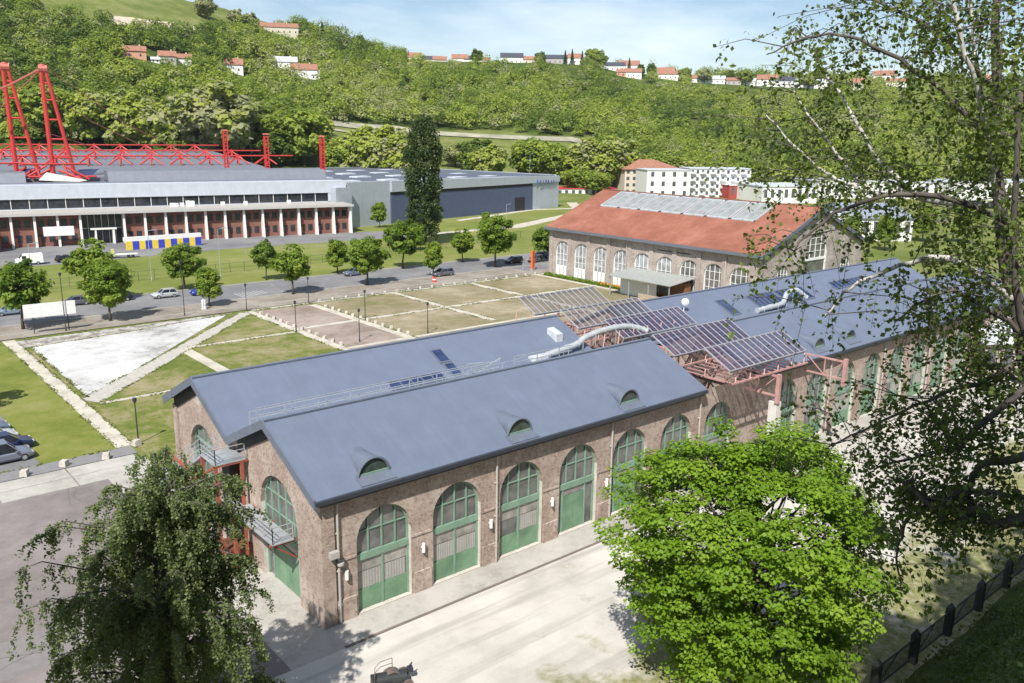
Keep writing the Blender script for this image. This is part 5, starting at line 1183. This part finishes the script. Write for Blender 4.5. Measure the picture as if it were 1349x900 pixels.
# ridge trees
def ridge(px, py, h, kind, lab, name='ridge_tree'):
    q, d = hill_at(px, py)
    if kind == 'fir':
        t_ = thing('fir_tree', lab, 'tree', tuple(q), 0, 'firs on the skyline'); rng = np.random.default_rng(int(px)); C = []; 
        for k in range(650):
            z = rng.random(); r = (1-z)*h*.22*rng.uniform(.3, 1); a = rng.uniform(0, 6.28); C.append((r*math.cos(a), r*math.sin(a), h*(.06+z*.94)-r*.2))
        leaf_obj('crown', np.array(C), .8, L_dark, t_, int(px)+1, np.full(650, .35), .2); m = MB(); m.cyl(0, 0, 0, h*.8, .25, 6, .05); m.build('trunk', M_barkd, t_)
    else: 
        o = copy_tree(vt[kind], tuple(q), px, (h/10,)*3, lab); o['group'] = 'trees on the skyline'
for a in ((425, 53, 15, 'fir', 'single dark fir on the skyline right of the farmhouse'), (738, 80, 14, 'fir', 'dark fir left in the skyline group by the grey roof'), (747, 78, 15, 'fir', 'taller dark fir in the skyline group by the grey roof'), (760, 80, 14, 'fir', 'dark fir right in the skyline group'), (821, 83, 16, 'fir', 'dark pointed fir at the start of the village'), (1097, 108, 12, 'fir', 'dark fir on the ridge in front of the birch twigs'),
    (270, 25, 16, 'bare', 'bare round tree on the meadow skyline'), (312, 36, 13, 'bare', 'bare tree left of the hilltop farmhouse'), (330, 40, 13, 'bare', 'bare tree close to the hilltop farmhouse'), (404, 50, 8, 'dark', 'round bush right of the farmhouse'), (475, 66, 12, 'dark', 'dark tree at the left of the ridge houses'), (500, 72, 9, 'dark', 'dark bush before the first ridge house'), (628, 84, 13, 'dark', 'dark tree between the ridge houses'), (706, 82, 12, 'dark', 'dark round tree right of the white gabled house'), (775, 84, 18, 'mid', 'large green tree on the ridge'), (790, 92, 15, 'mid', 'green tree right below the large ridge tree'), (836, 84, 11, 'dark', 'dark tree in the village skyline'), (858, 100, 12, 'dark', 'dark tree among the red roofed village houses'), (893, 99, 14, 'mid', 'green tree in the village middle'), (920, 95, 14, 'bare', 'bare tree in the village'), (973, 100, 15, 'mid', 'green tree right in the village'), (962, 107, 10, 'dark', 'narrow dark tree by the village houses'), (1055, 103, 13, 'bare', 'pale tree near the dark roofed villa'), (1075, 112, 15, 'mid', 'green tree left of the ridge fir'), (1130, 112, 15, 'mid', 'green tree on the ridge behind the birch twigs')):
    ridge(*a)

# the cutting below the meadow, the hill road, the slope gardens
m = MB(); M_cut = plain('bare_earth', (.52, .44, .34), .95, var=.25, scale=.2, bump=.5)
def ribbon(name, pts, width, mat, up=.35, rise=0.0):
    P = [hill_at(x, y)[0] for x, y in pts]; F = []
    for k in range(len(P)-1):
        for t in np.linspace(0, 1, 8, endpoint=False): F.append(P[k]*(1-t)+P[k+1]*t)
    F.append(P[-1]); m = MB()
    for k in range(len(F)):
        f = F[k]; v = f[:2]-CAM[:2]; v = v/np.linalg.norm(v)
        for s in (-.5, .5):
            x, y = f[0]+v[0]*width*s, f[1]+v[1]*width*s; m.v.append((x, y, tz(x, y)+up+(rise if s > 0 else 0)))
    m.f = [(2*k, 2*k+2, 2*k+3, 2*k+1) for k in range(len(F)-1)]; m.mi = [0]*len(m.f)
    return tag(m.build(name, mat), kind='structure')
ribbon('bare_bank', [(148, 30), (175, 32), (200, 36), (235, 40)], 14, M_cut, .5, 2)
ribbon('bare_bank', [(255, 42), (290, 43), (320, 44)], 9, M_cut, .5, 1.5)
ribbon('hill_road', [(425, 164), (470, 168), (520, 172), (580, 178), (640, 182), (700, 184), (760, 188), (800, 196)], 9, plain('pale_road', (.3, .29, .215), .9, var=.35, scale=.1), .5, 1.0)
ribbon('hill_road', [(420, 172), (450, 174), (490, 179), (530, 186)], 5, plain('pale_road', (.46, .43, .37), .9), .5)

# ================================================================== vehicles
M_tyre = plain('tyre', (.02, .02, .022), .85); M_rim = plain('rim', (.45, .46, .48), .35, .6); M_car_glass = glass('car_glass', (.02, .025, .032), .05)
M_lamp = plain('lamp_clear', (.65, .66, .68), .2); M_tail = plain('lamp_red', (.4, .02, .02), .3)
def paint(name, c): 
    if name in _M: return _M[name]
    t = NT(name); t.b.inputs['Base Color'].default_value = c+(1,); t.b.inputs['Roughness'].default_value = .28; t.b.inputs['Metallic'].default_value = .25; t.b.inputs['Coat Weight'].default_value = .5; _M[name] = t.m; return t.m
def car(label, loc, rz, pm, L=4.4, Wd=1.78, H=1.48, estate=.5, cat='car', group=None):
    """front towards +x; estate = how far back the roof runs"""
    t = thing('parked_car', label, cat, loc, rz, group); hw = Wd/2
    st = [(-.5, .36, .62, .80), (-.485, .3, .84, .9), (-.40, .24, .93, .97), (-.2, .22, .95, 1), (.1, .22, .95, 1), (.24, .22, .93, 1), (.38, .24, .83, .97), (.46, .28, .72, .9), (.5, .34, .56, .74)]
    pts = []; fs = []
    for (x, zb, zt, wf) in st:
        y = hw*wf; X = x*L; pts += [(X, -y*.9, zb), (X, -y, zb+.18), (X, -y, zt-.14), (X, -y*.9, zt), (X, y*.9, zt), (X, y, zt-.14), (X, y, zb+.18), (X, y*.9, zb)]
    n = 8
    for k in range(len(st)-1): fs += [(k*n+j, (k+1)*n+j, (k+1)*n+(j+1) % n, k*n+(j+1) % n) for j in range(n)]
    fs += [tuple(range(n)), tuple(range((len(st)-1)*n, len(st)*n))[::-1]]
    m = MB(); m.faces(pts, fs); body = m.build('body', pm, t, smooth=False)
    xr = -.5+.13*(1-estate); r0, r1 = xr*L+.35, .06*L; b0, b1 = -.485*L+.55*(1-estate), .25*L; wr = hw*.74; wb = hw*.92
    m = MB(); z0, z1 = .9, H-.05
    g = [(b0, -wb, z0), (b1, -wb, z0), (b1, wb, z0), (b0, wb, z0), (r0, -wr, z1), (r1, -wr, z1), (r1, wr, z1), (r0, wr, z1)]
    m.faces(g, [(0,1,5,4), (1,2,6,5), (2,3,7,6), (3,0,4,7)]); m.build('window', M_car_glass, t)
    m = MB(); m.prism([(r0-.08, -wr-.02, z1-.02), (r1+.06, -wr-.02, z1-.02), (r1+.06, wr+.02, z1-.02), (r0-.08, wr+.02, z1-.02)], (0, 0, .07))
    for s in (-1, 1):
        for (xa, xb) in ((b0, r0), (b1, r1), ((b0+b1)/2-.1, (r0+r1)/2-.1)): m.bar((xa, s*wb*1.005, z0), (xb, s*(wr+.015), z1), .07)
    m.build('roof', pm, t)
    for x in (-.31*L, .31*L):
        for s in (-1, 1):
            m = MB(); m.tube([(x, s*(hw-.2), .32), (x, s*(hw+.005), .32)], .32, 16); w_ = m.build('wheel', M_tyre, t)
            m = MB(); m.tube([(x, s*(hw-.1), .32), (x, s*(hw+.02), .32)], .2, 12); m.build('rim', M_rim, w_)
    for s in (-1, 1):
        m = MB(); m.prism([(.462*L, s*hw*.55, .6), (.462*L, s*hw*.86, .6), (.45*L, s*hw*.86, .74), (.45*L, s*hw*.55, .74)], (.08, 0, 0)); m.build('headlight', M_lamp, t)
        m = MB(); m.box(-.502*L, -.47*L, s*hw*.6 if s > 0 else s*hw*.82, s*hw*.82 if s > 0 else s*hw*.6, .66, .86); m.build('taillight', M_tail, t)
        m = MB(); m.box(.17*L, .21*L, s*(hw-.02) if s > 0 else s*(hw+.16), s*(hw+.16) if s > 0 else s*(hw-.02), .92, 1.06); m.build('wing_mirror', pm, t)
    m = MB(); m.box(.494*L, .508*L, -.4, .4, .4, .52); m.build('grille', M_black, t)
    return t
silver = paint('silver_paint', (.55, .57, .58)); blue = paint('bright_blue_paint', (.02, .06, .4)); dk = paint('black_paint', (.015, .016, .02)); gb = paint('blue_grey_paint', (.16, .2, .27)); gr = paint('grey_paint', (.13, .14, .16)); nav = paint('navy_paint', (.02, .03, .09)); pale = paint('pale_blue_paint', (.25, .32, .42))
PI = math.pi
car('silver hatchback parked on the far side of the road, left of the bright blue car', (27.3, 107.8, .035), PI, silver, 4.2, 1.75, 1.5, .7)
car('bright blue car parked on the far side of the road', (33.6, 106.7, .035), PI, blue, 4.5, 1.8, 1.5, .4)
car('dark car parked behind the light green street tree, left of the silver hatchback', (19.8, 109.2, .035), PI, dk, 4.9, 1.8, 1.5, .9)
car('second dark car partly hidden by street trees, far left of the parked row', (13.6, 109.6, .035), PI, gr, 4.4, 1.8, 1.5, .6)
car('pale blue car at the left edge of the photo under the first street tree', (3.8, 107.6, .035), PI, pale, 4.4, 1.8, 1.5, .4)
car('blue-grey car parked beside the slim young street tree', (65.4, 109.4, .035), PI, gb, 4.8, 1.8, 1.48, .4)
car('grey car by the near kerb in front of a small street tree', (79.3, 98.6, .055), PI, gr, 4.8, 1.8, 1.52, .8)
car('dark car under the corner tree, left of the two by the orange totem', (102.5, 103.6, .035), PI, dk, 4.7, 1.8, 1.5, .6)
car('black car behind the orange totem, nearest to it', (107.8, 102.2, .035), PI+.2, gr, 4.7, 1.8, 1.5, .5)
car('navy car furthest right behind the orange totem', (112.6, 106.0, .035), PI, nav, 4.7, 1.8, 1.5, .6)
car('grey people carrier, nearest of the cars in the car park at the left edge', (-9.3, 40.6, .012), .04, paint('steel_grey_paint', (.2, .22, .27)), 4.7, 1.9, 1.85, .9)
car('dark navy car second in the car park at the left edge', (-8.6, 43.5, .012), .04, nav, 4.6, 1.85, 1.6, .7)
car('silver car third in the car park at the left edge', (-9.2, 46.4, .012), .04, silver, 4.3, 1.8, 1.5, .6)
car('blue car furthest in the car park at the left edge', (-9.3, 49.4, .012), .04, gb, 4.3, 1.8, 1.5, .6)
car('small black car parked near the works office beside the white van', (24.3, 160.6, .035), .2, dk, 4.2, 1.75, 1.5, .6)
def van():
    t = thing('panel_van', 'white panel van parked before the works office', 'van', (17.3, 160.6, .035), PI-.2); m = MB()
    side = [(-2.6, .4), (2.4, .4), (2.6, .7), (2.55, 1.15), (1.8, 1.35), (1.15, 2.2), (-2.4, 2.3), (-2.6, 2.1)]
    m.prism([(x, -.95, z) for x, z in side], (0, 1.9, 0)); m.build('body', M_white, t)
    m = MB(); m.prism([(1.83, -.8, 1.37), (1.2, -.8, 2.1), (1.2, .8, 2.1), (1.83, .8, 1.37)], (.05, 0, .05)); m.box(.5, 1.3, -.97, .97, 1.35, 1.95); m.build('window', M_car_glass, t)
    for x in (-1.6, 1.6):
        for s in (-1, 1):
            m = MB(); m.tube([(x, s*.7, .36), (x, s*.97, .36)], .36, 14); w_ = m.build('wheel', M_tyre, t); m = MB(); m.tube([(x, s*.8, .36), (x, s*.985, .36)], .2, 10); m.build('rim', M_rim, w_)
    for s in (-1, 1): m = MB(); m.box(2.55, 2.62, s*.6-.18, s*.6+.18, .8, 1.0); m.build('headlight', M_lamp, t)
van()
def truck():
    t = thing('recovery_truck', 'pale flatbed truck with a yellow cab before the works entrance', 'truck', (36.0, 160.0, .035), -.25); t.scale = (.72, .8, .75); m = MB()
    m.prism([(-4.0, -1.0, 1.0), (-2.6, -1.0, 1.0), (-2.6, -1.0, 2.6), (-3.5, -1.0, 2.6), (-4.0, -1.0, 1.7)], (0, 2, 0)); m.box(-4.0, -2.6, -1, 1, .5, .99); m.build('cab', plain('yellow_paint', (.5, .5, .2), .4), t)
    m = MB(); m.prism([(-3.95, -.85, 1.75), (-3.52, -.85, 2.5), (-3.52, .85, 2.5), (-3.95, .85, 1.75)], (-.05, 0, .02)); m.build('window', M_car_glass, t)
    m = MB(); m.box(-2.5, 4.0, -1.05, 1.05, .95, 1.15); m.box(-2.5, 4.0, -1.05, -.98, 1.15, 1.35); m.build('flatbed', M_white, t)
    for x in (-3.2, 1.4, 2.6):
        for s in (-1, 1): m = MB(); m.tube([(x, s*.7, .45), (x, s*1.0, .45)], .45, 12); m.build('wheel', M_tyre, t)
truck()

# ================================================================== street furniture
def lamp(loc, h, lab, group, kind=0):
    t = thing('street_lamp', lab, 'lamp post', loc, 0, group); m = MB(); m.tube([(0, 0, 0), (0, 0, .5), (0, 0, .55), (0, 0, h)], [.11, .1, .07, .05], 8); m.build('pole', M_dark if kind == 0 else M_galv, t)
    m = MB()
    if kind == 0: m.tube([(0, 0, h), (0, 0, h+.08), (0, 0, h+.42), (0, 0, h+.48)], [.08, .17, .2, .06], 10); m.build('lantern', M_dark, t)
    else: m.bar((0, 0, h), (1.2, 0, h+.12), .09); m.box(.8, 1.6, -.14, .14, h+.06, h+.2); m.build('lamp_head', M_galv, t)
    return t
for (x, y, h, lab) in ((1.2, 38.0, 4.0, 'dark lamp post at the end of the pale path by the near lawn'), (33.8, 89.0, 4.0, 'dark lamp post at the road end of the first plaza path'), (33.4, 70.9, 4.1, 'dark lamp post at the path crossing beside the reddish square'), (44.7, 89.0, 4.0, 'dark lamp post at the road end of the second plaza path'), (45.3, 71.6, 4.3, 'dark lamp post at the path crossing on the dry lawn side'), (37.6, 60.2, 4.2, 'dark lamp post on the reddish square nearest the zinc roof'), (47.8, 58.4, 4.2, 'dark lamp post on the dry lawn nearest the zinc roof')):
    lamp((x, y, 0), h, lab, 'dark lamp posts on the plaza')
lamp((24.6, 82.0+9, 0), 8.2, 'tall dark pole right of the white board on the near pavement', 'tall poles by the road'); lamp((7.6, 90.6, 0), 8.0, 'tall dark pole by the left street tree on the near pavement', 'tall poles by the road')
for (px, py, h, lab) in ((200, 370, 9.5, 'tall grey lamp mast on the far verge left of the blue and yellow boards'), (291, 366, 9.5, 'tall grey lamp mast on the far verge right of the blue and yellow boards'), (45, 391, 9, 'grey lamp mast by the white van'), (667, 300, 7, 'grey lamp mast before the navy wing'), (689, 356, 3.0, 'short pale post at the corner before the red-roofed hall')):
    lamp(tuple(at(px, py)), h, lab, 'grey lamp masts', 1)
for (px, py, h, lab) in ((332, 224, 20, 'thin white pole behind the red posts'), (697, 270, 20, 'thin tall mast at the corner of the lettered shed'), (444, 226, 10, 'thin pale pole beyond the grey shed roof, left'), (530, 222, 12, 'thin pale pole beyond the grey shed roof beside the ivy-clad tree'), (778, 236, 22, 'thin mast by the white pavilion')):
    q, d = hill_at(px, py-0); lamp((q[0], q[1], q[2]), h, lab, 'thin masts behind the sheds', 1)
# white stone blocks along the plaza paths
sb = None
def stone(x, y, s=1.0, lab='pale stone block in the row edging a plaza path', grp='pale stone blocks along the plaza paths'):
    global sb
    if sb is None:
        m = MB(); m.faces([(-.32, -.3, 0), (.32, -.3, 0), (.32, .3, 0), (-.32, .3, 0), (-.27, -.26, .5), (.28, -.26, .53), (.27, .26, .5), (-.27, .25, .48)], [(3,2,1,0),(4,5,6,7),(0,1,5,4),(1,2,6,5),(2,3,7,6),(3,0,4,7)])
        sb = m.build('stone_block', plain('pale_stone', (.46, .43, .37), .9, var=.25, scale=3)); o = sb
    else: o = sb.copy(); COL.objects.link(o)
    o.location = (x, y, .04); o.scale = (s*.8, s*.8, s*.8); o.rotation_euler = (0, 0, (x*7+y*3) % 1.2); tag(o, lab, 'stone block', grp)
for k in range(12): stone(34.6, 60+2.3*k)
for k in range(12): stone(45.4, 60+2.2*k)
for k in range(20): stone(47+2.6*k, 89.6, .8)
for x, y, lab in ((-8.6, 36.0, 'white stone bollard nearest the grey people carrier'), (-5.5, 36.3, 'white stone bollard in the middle of the three by the near lawn'), (-2.2, 35.9, 'white stone bollard nearest the birch at the near lawn')): stone(x, y, 1.25, lab, 'white stone bollards at the near lawn')
stone(.9, 37.6, 1.3, 'white stone lying at the end of the pale path', 'white stone bollards at the near lawn')
# blue and yellow hoarding
hb = thing('hoarding', 'row of alternating yellow and blue boards with a pale top on the works yard', 'hoarding', (40.1, 171.7, .03), -.01); wbd = 17.8/12
for k in range(12): m = MB(); m.box(k*wbd+.03, (k+1)*wbd-.03, 0, .5, 0, 2.0); m.build('panel', plain('hoarding_yellow', (.75, .55, .06), .5) if k % 2 == 0 else plain('hoarding_blue', (.04, .06, .5), .5), hb)
m = MB(); m.box(-.4, 17.9, .1, .9, 2.02, 3.0); m.build('top_rail', M_white, hb)
# white board facing the road
bd = thing('white_board', 'long blank white board on posts between the left street trees', 'board', (5.9, 91.0, 0), -.05)
m = MB(); m.box(-3.3, 3.3, -.06, .06, 2.4, 4.3); m.build('panel', M_white, bd)
for x in (-2.2, 2.2): m = MB(); m.box(x-.06, x+.06, .07, .19, 0, 4.2); m.build('post', M_dark, bd)
# orange totem, cone, bollard
tt = thing('sign_totem', 'tall orange totem sign at the corner of the red-roofed hall', 'sign', (99.2, 93.6, .06), .3)
m = MB(); m.prism([(-.45, -.2, .3), (.45, -.2, .3), (.5, -.2, 4.0), (-.4, -.2, 4.15)], (0, .4, 0)); m.build('panel', plain('orange_paint', (.72, .13, .03), .5), tt); m = MB(); m.box(-.6, .6, -.35, .35, 0, .3); m.build('base', M_conc, tt)
co = thing('traffic_barrel', 'small red and white road barrel by the near kerb', 'barrel', (73.6, 93.4, .06)); m = MB(); m.tube([(0, 0, 0), (0, 0, 1.0)], [.42, .3], 12); m.build('body', plain('barrel_red', (.65, .06, .04), .5), co); m = MB(); m.tube([(0, 0, .45), (0, 0, .65)], [.39, .365], 12); m.build('band', M_white, co)
bo = thing('road_bollard', 'white two-part bollard on the near pavement beside the small round tree', 'bollard', (28.9, 94.2, .05)); m = MB(); m.tube([(0, 0, 0), (0, 0, .6), (0, 0, .7)], [.4, .36, .2], 12); m.build('base', M_white, bo); m = MB(); m.tube([(0, 0, .7), (0, 0, .75), (0, 0, 1.45), (0, 0, 1.55)], [.2, .38, .36, .2], 12); m.build('head', M_white, bo)
# fences
def fence(label, pts, h, step, m_, rails=2, mesh_=True, pw=.07, name='fence'):
    P = [np.array(q, float) for q in pts]; t = thing(name, label, 'fence', tuple(P[0])); m = MB(); r = MB()
    for a, b in zip(P[:-1], P[1:]):
        L = np.linalg.norm(b-a); n = max(1, int(L/step))
        for k in range(n+1): c = a+(b-a)*k/n; m.bar(c, c+(0, 0, h), pw)
        for k in range(rails): r.bar(a+(0, 0, h*(k+1)/rails-.05), b+(0, 0, h*(k+1)/rails-.05), .04)
        if mesh_:
            for k in range(6): r.bar(a+(0, 0, h*k/6+.1), b+(0, 0, h*k/6+.1), .012)
    m.build('post', m_, t, True); r.build('rail', m_, t, True); return t
fence('thin dark wire fence along the far verge beyond the road', [(-40, 127, 0), (62, 127.5, 0), (96, 131, 0), (135, 139, 0)], 1.9, 3, plain('fence_green', (.05, .08, .06), .6))
fence('pale low rail beside the works yard', [(60, 150, 0), (110, 152, 0)], 1.1, 3, M_galv, mesh_=False)
# shaded fence with pointed concrete posts on the bank edge
t = thing('yard_fence', 'dark fence with pointed posts and diagonal stays along the bank at the lower right', 'fence', (20, -23.6, 0)); M_fpost = plain('dark_post', (.05, .06, .06), .8); M_blue = plain('teal_paint', (.06, .2, .22), .6)
for k in range(14):
    x = 20.0+4.35*k-.6; m = MB(); m.box(x-.2, x+.2, -23.8, -23.4, 0, 1.75); m.faces([(x-.2, -23.8, 1.75), (x+.2, -23.8, 1.75), (x+.2, -23.4, 1.75), (x-.2, -23.4, 1.75), (x, -23.6, 2.15)], [(0,1,4),(1,2,4),(2,3,4),(3,0,4)]); m.build('post', M_fpost if k < 5 else M_blue, t, True)
m = MB()
for z in (.35, 1.55): m.bar((19, -23.6, z), (77, -23.6, z), .07)
for k in range(13): x = 20+4.35*k-.6; m.bar((x+.3, -23.6, .35), (x+2.3, -23.6, 1.5), .05)
for k in range(330): x = 19.2+.16*k; m.bar((x, -23.6, .3), (x+.5, -23.6, 1.5), .014); m.bar((x+.5, -23.6, .3), (x, -23.6, 1.5), .014)
m.build('rail', M_fpost, t, True)
# rusty machine on the yard
q = at(512, 905); t = thing('old_machine', 'dark rusty machine with a curved two-bar handrail, cut by the bottom edge of the photo', 'machine', (q[0], q[1], 0), -.35); t.scale = (.72, .72, .75)
M_rusty = plain('rusty_iron', (.13, .1, .09), .8, var=.35, scale=3)
m = MB(); m.tube([(-1.0, 0, .55), (-.9, 0, .55), (1.3, 0, .5)], [.5, .62, .6], 18); m.box(-1.2, .1, -.7, .7, .1, .8); m.build('body', plain('black_iron', (.03, .035, .035), .5), t)
for y0, r_ in ((-.25, .62), (.3, .5)):
    m = MB(); arc = [(.3+r_*1.25*math.cos(q_), .55+r_*math.sin(q_)) for q_ in np.linspace(.15, 2.6, 12)]
    for (xa, za), (xb, zb) in zip(arc[:-1], arc[1:]): m.prism([(xa, y0, za), (xb, y0, zb), (xb, y0, zb+.05), (xa, y0, za+.05)], (0, .42, 0))
    m.build('curved_guard', M_rusty, t)
m = MB()
for z in (1.75, 1.35):
    m.tube([(-1.1, -.5, z-.25), (-.95, .1, z-.08), (-.45, .55, z), (.45, .75, z)], .025, 6)
for x, y, z in ((-1.1, -.5, 1.5), (.45, .75, 1.75)): m.tube([(x, y, .5), (x, y, z)], .03, 6)
m.build('handrail', M_rusty, t)
for s in (-.8, .8): m = MB(); m.tube([(1.3, s-.08, .4), (1.3, s+.08, .4)], .4, 16); m.build('wheel', M_rusty, t)
m = MB(); m.bar((1.3, .3, .8), (1.9, .5, 1.25), .08); m.box(1.5, 1.9, .1, .6, .75, 1.0); m.build('lever', M_dark, t)
# flower bed along the red-roofed hall
rng = np.random.default_rng(3); n = 5200; C = np.stack([rng.uniform(96.7, 97.9, n), rng.uniform(40, 87.5, n), rng.uniform(.05, .6, n)], 1)
tag(leaf_obj('flower_bed_plants', C, .22, L_mid, None, 5, np.full(n, .5)), 'green plants of the flower bed along the red-roofed hall', 'flower bed', kind='stuff')
n = 1500; C = np.stack([rng.uniform(96.7, 97.9, n), rng.uniform(40, 72, n), rng.uniform(.45, .72, n)], 1)
tag(leaf_obj('flowers', C, .16, plain('orange_petal', (.75, .3, .02), .6), None, 6, np.full(n, .5)), 'orange and yellow flowers along the red-roofed hall', 'flowers', kind='stuff')

# weeds and grass creeping over the edges of the paths
rng = np.random.default_rng(12); E = [((-.75, 38), (-.75, 86)), ((.75, 38), (.75, 86)), ((33.2, 57), (33.2, 88)), ((45.2, 57), (45.2, 87)), ((60.6, 60), (60.6, 88)), ((61.9, 60), (61.9, 88)), ((77.9, 60), (77.9, 88)), ((79.3, 60), (79.3, 88)), ((45, 71.9), (96, 71.9)), ((45, 73), (96, 73)), ((17.3, 70.4), (33, 70.4)), ((17.3, 71.3), (33, 71.3)), ((1.9, 52.4), (24, 52.4)), ((1.9, 53.1), (24, 53.1)), ((.6, 55.4), (32.3, 88.2)), ((1.9, 53), (33.6, 86.8)), ((-30, 37.9), (.4, 37.9)), ((-60, 112.9), (140, 112.9)), ((1, 88.6), (97, 88.6)), ((1.6, 83.2), (13, 84.6)), ((13, 84.6), (30.2, 88)), ((1.4, 55.6), (1.6, 83.2)), ((1.4, 56), (1.7, 83.2))]
C = []
for a, b in E:
    L = math.hypot(b[0]-a[0], b[1]-a[1]); n = int(L*14); t_ = rng.random(n); cl = .5+.5*np.sin(t_*L*.9+a[0])+.3*np.sin(t_*L*2.3); t_ = t_[rng.random(len(t_)) < cl]; n = len(t_)
    C.append(np.stack([a[0]+(b[0]-a[0])*t_+rng.normal(0, .12, n), a[1]+(b[1]-a[1])*t_+rng.normal(0, .12, n), .045+rng.uniform(0, .05, n)], 1))
C = np.concatenate(C); tag(leaf_obj('edge_grass', C, .17, leafy('verge_grass', [(0, (.1, .12, .03)), (.5, (.15, .165, .045)), (1, (.22, .2, .1))], .2), None, 13, np.full(len(C), .5), 1.2), 'tufts of grass and weeds along the path edges', 'grass', kind='stuff')
# air: a thin even haze that fades the far hillside
hz = MB(); hz.box(-2700, 2650, -2700, 2650, -1.3, 240)
hm = bpy.data.materials.new('haze_air'); hm.use_nodes = True; hn = hm.node_tree; hn.nodes.clear()
ho = hn.nodes.new('ShaderNodeOutputMaterial'); hv = hn.nodes.new('ShaderNodeVolumePrincipled'); hv.inputs['Color'].default_value = (.86, .92, 1.0, 1); hv.inputs['Density'].default_value = .00005; hv.inputs['Anisotropy'].default_value = .2
hn.links.new(hv.outputs['Volume'], ho.inputs['Volume'])
hobj = tag(hz.build('haze', hm), 'thin pale blue haze over the far hillside', 'haze', kind='stuff')
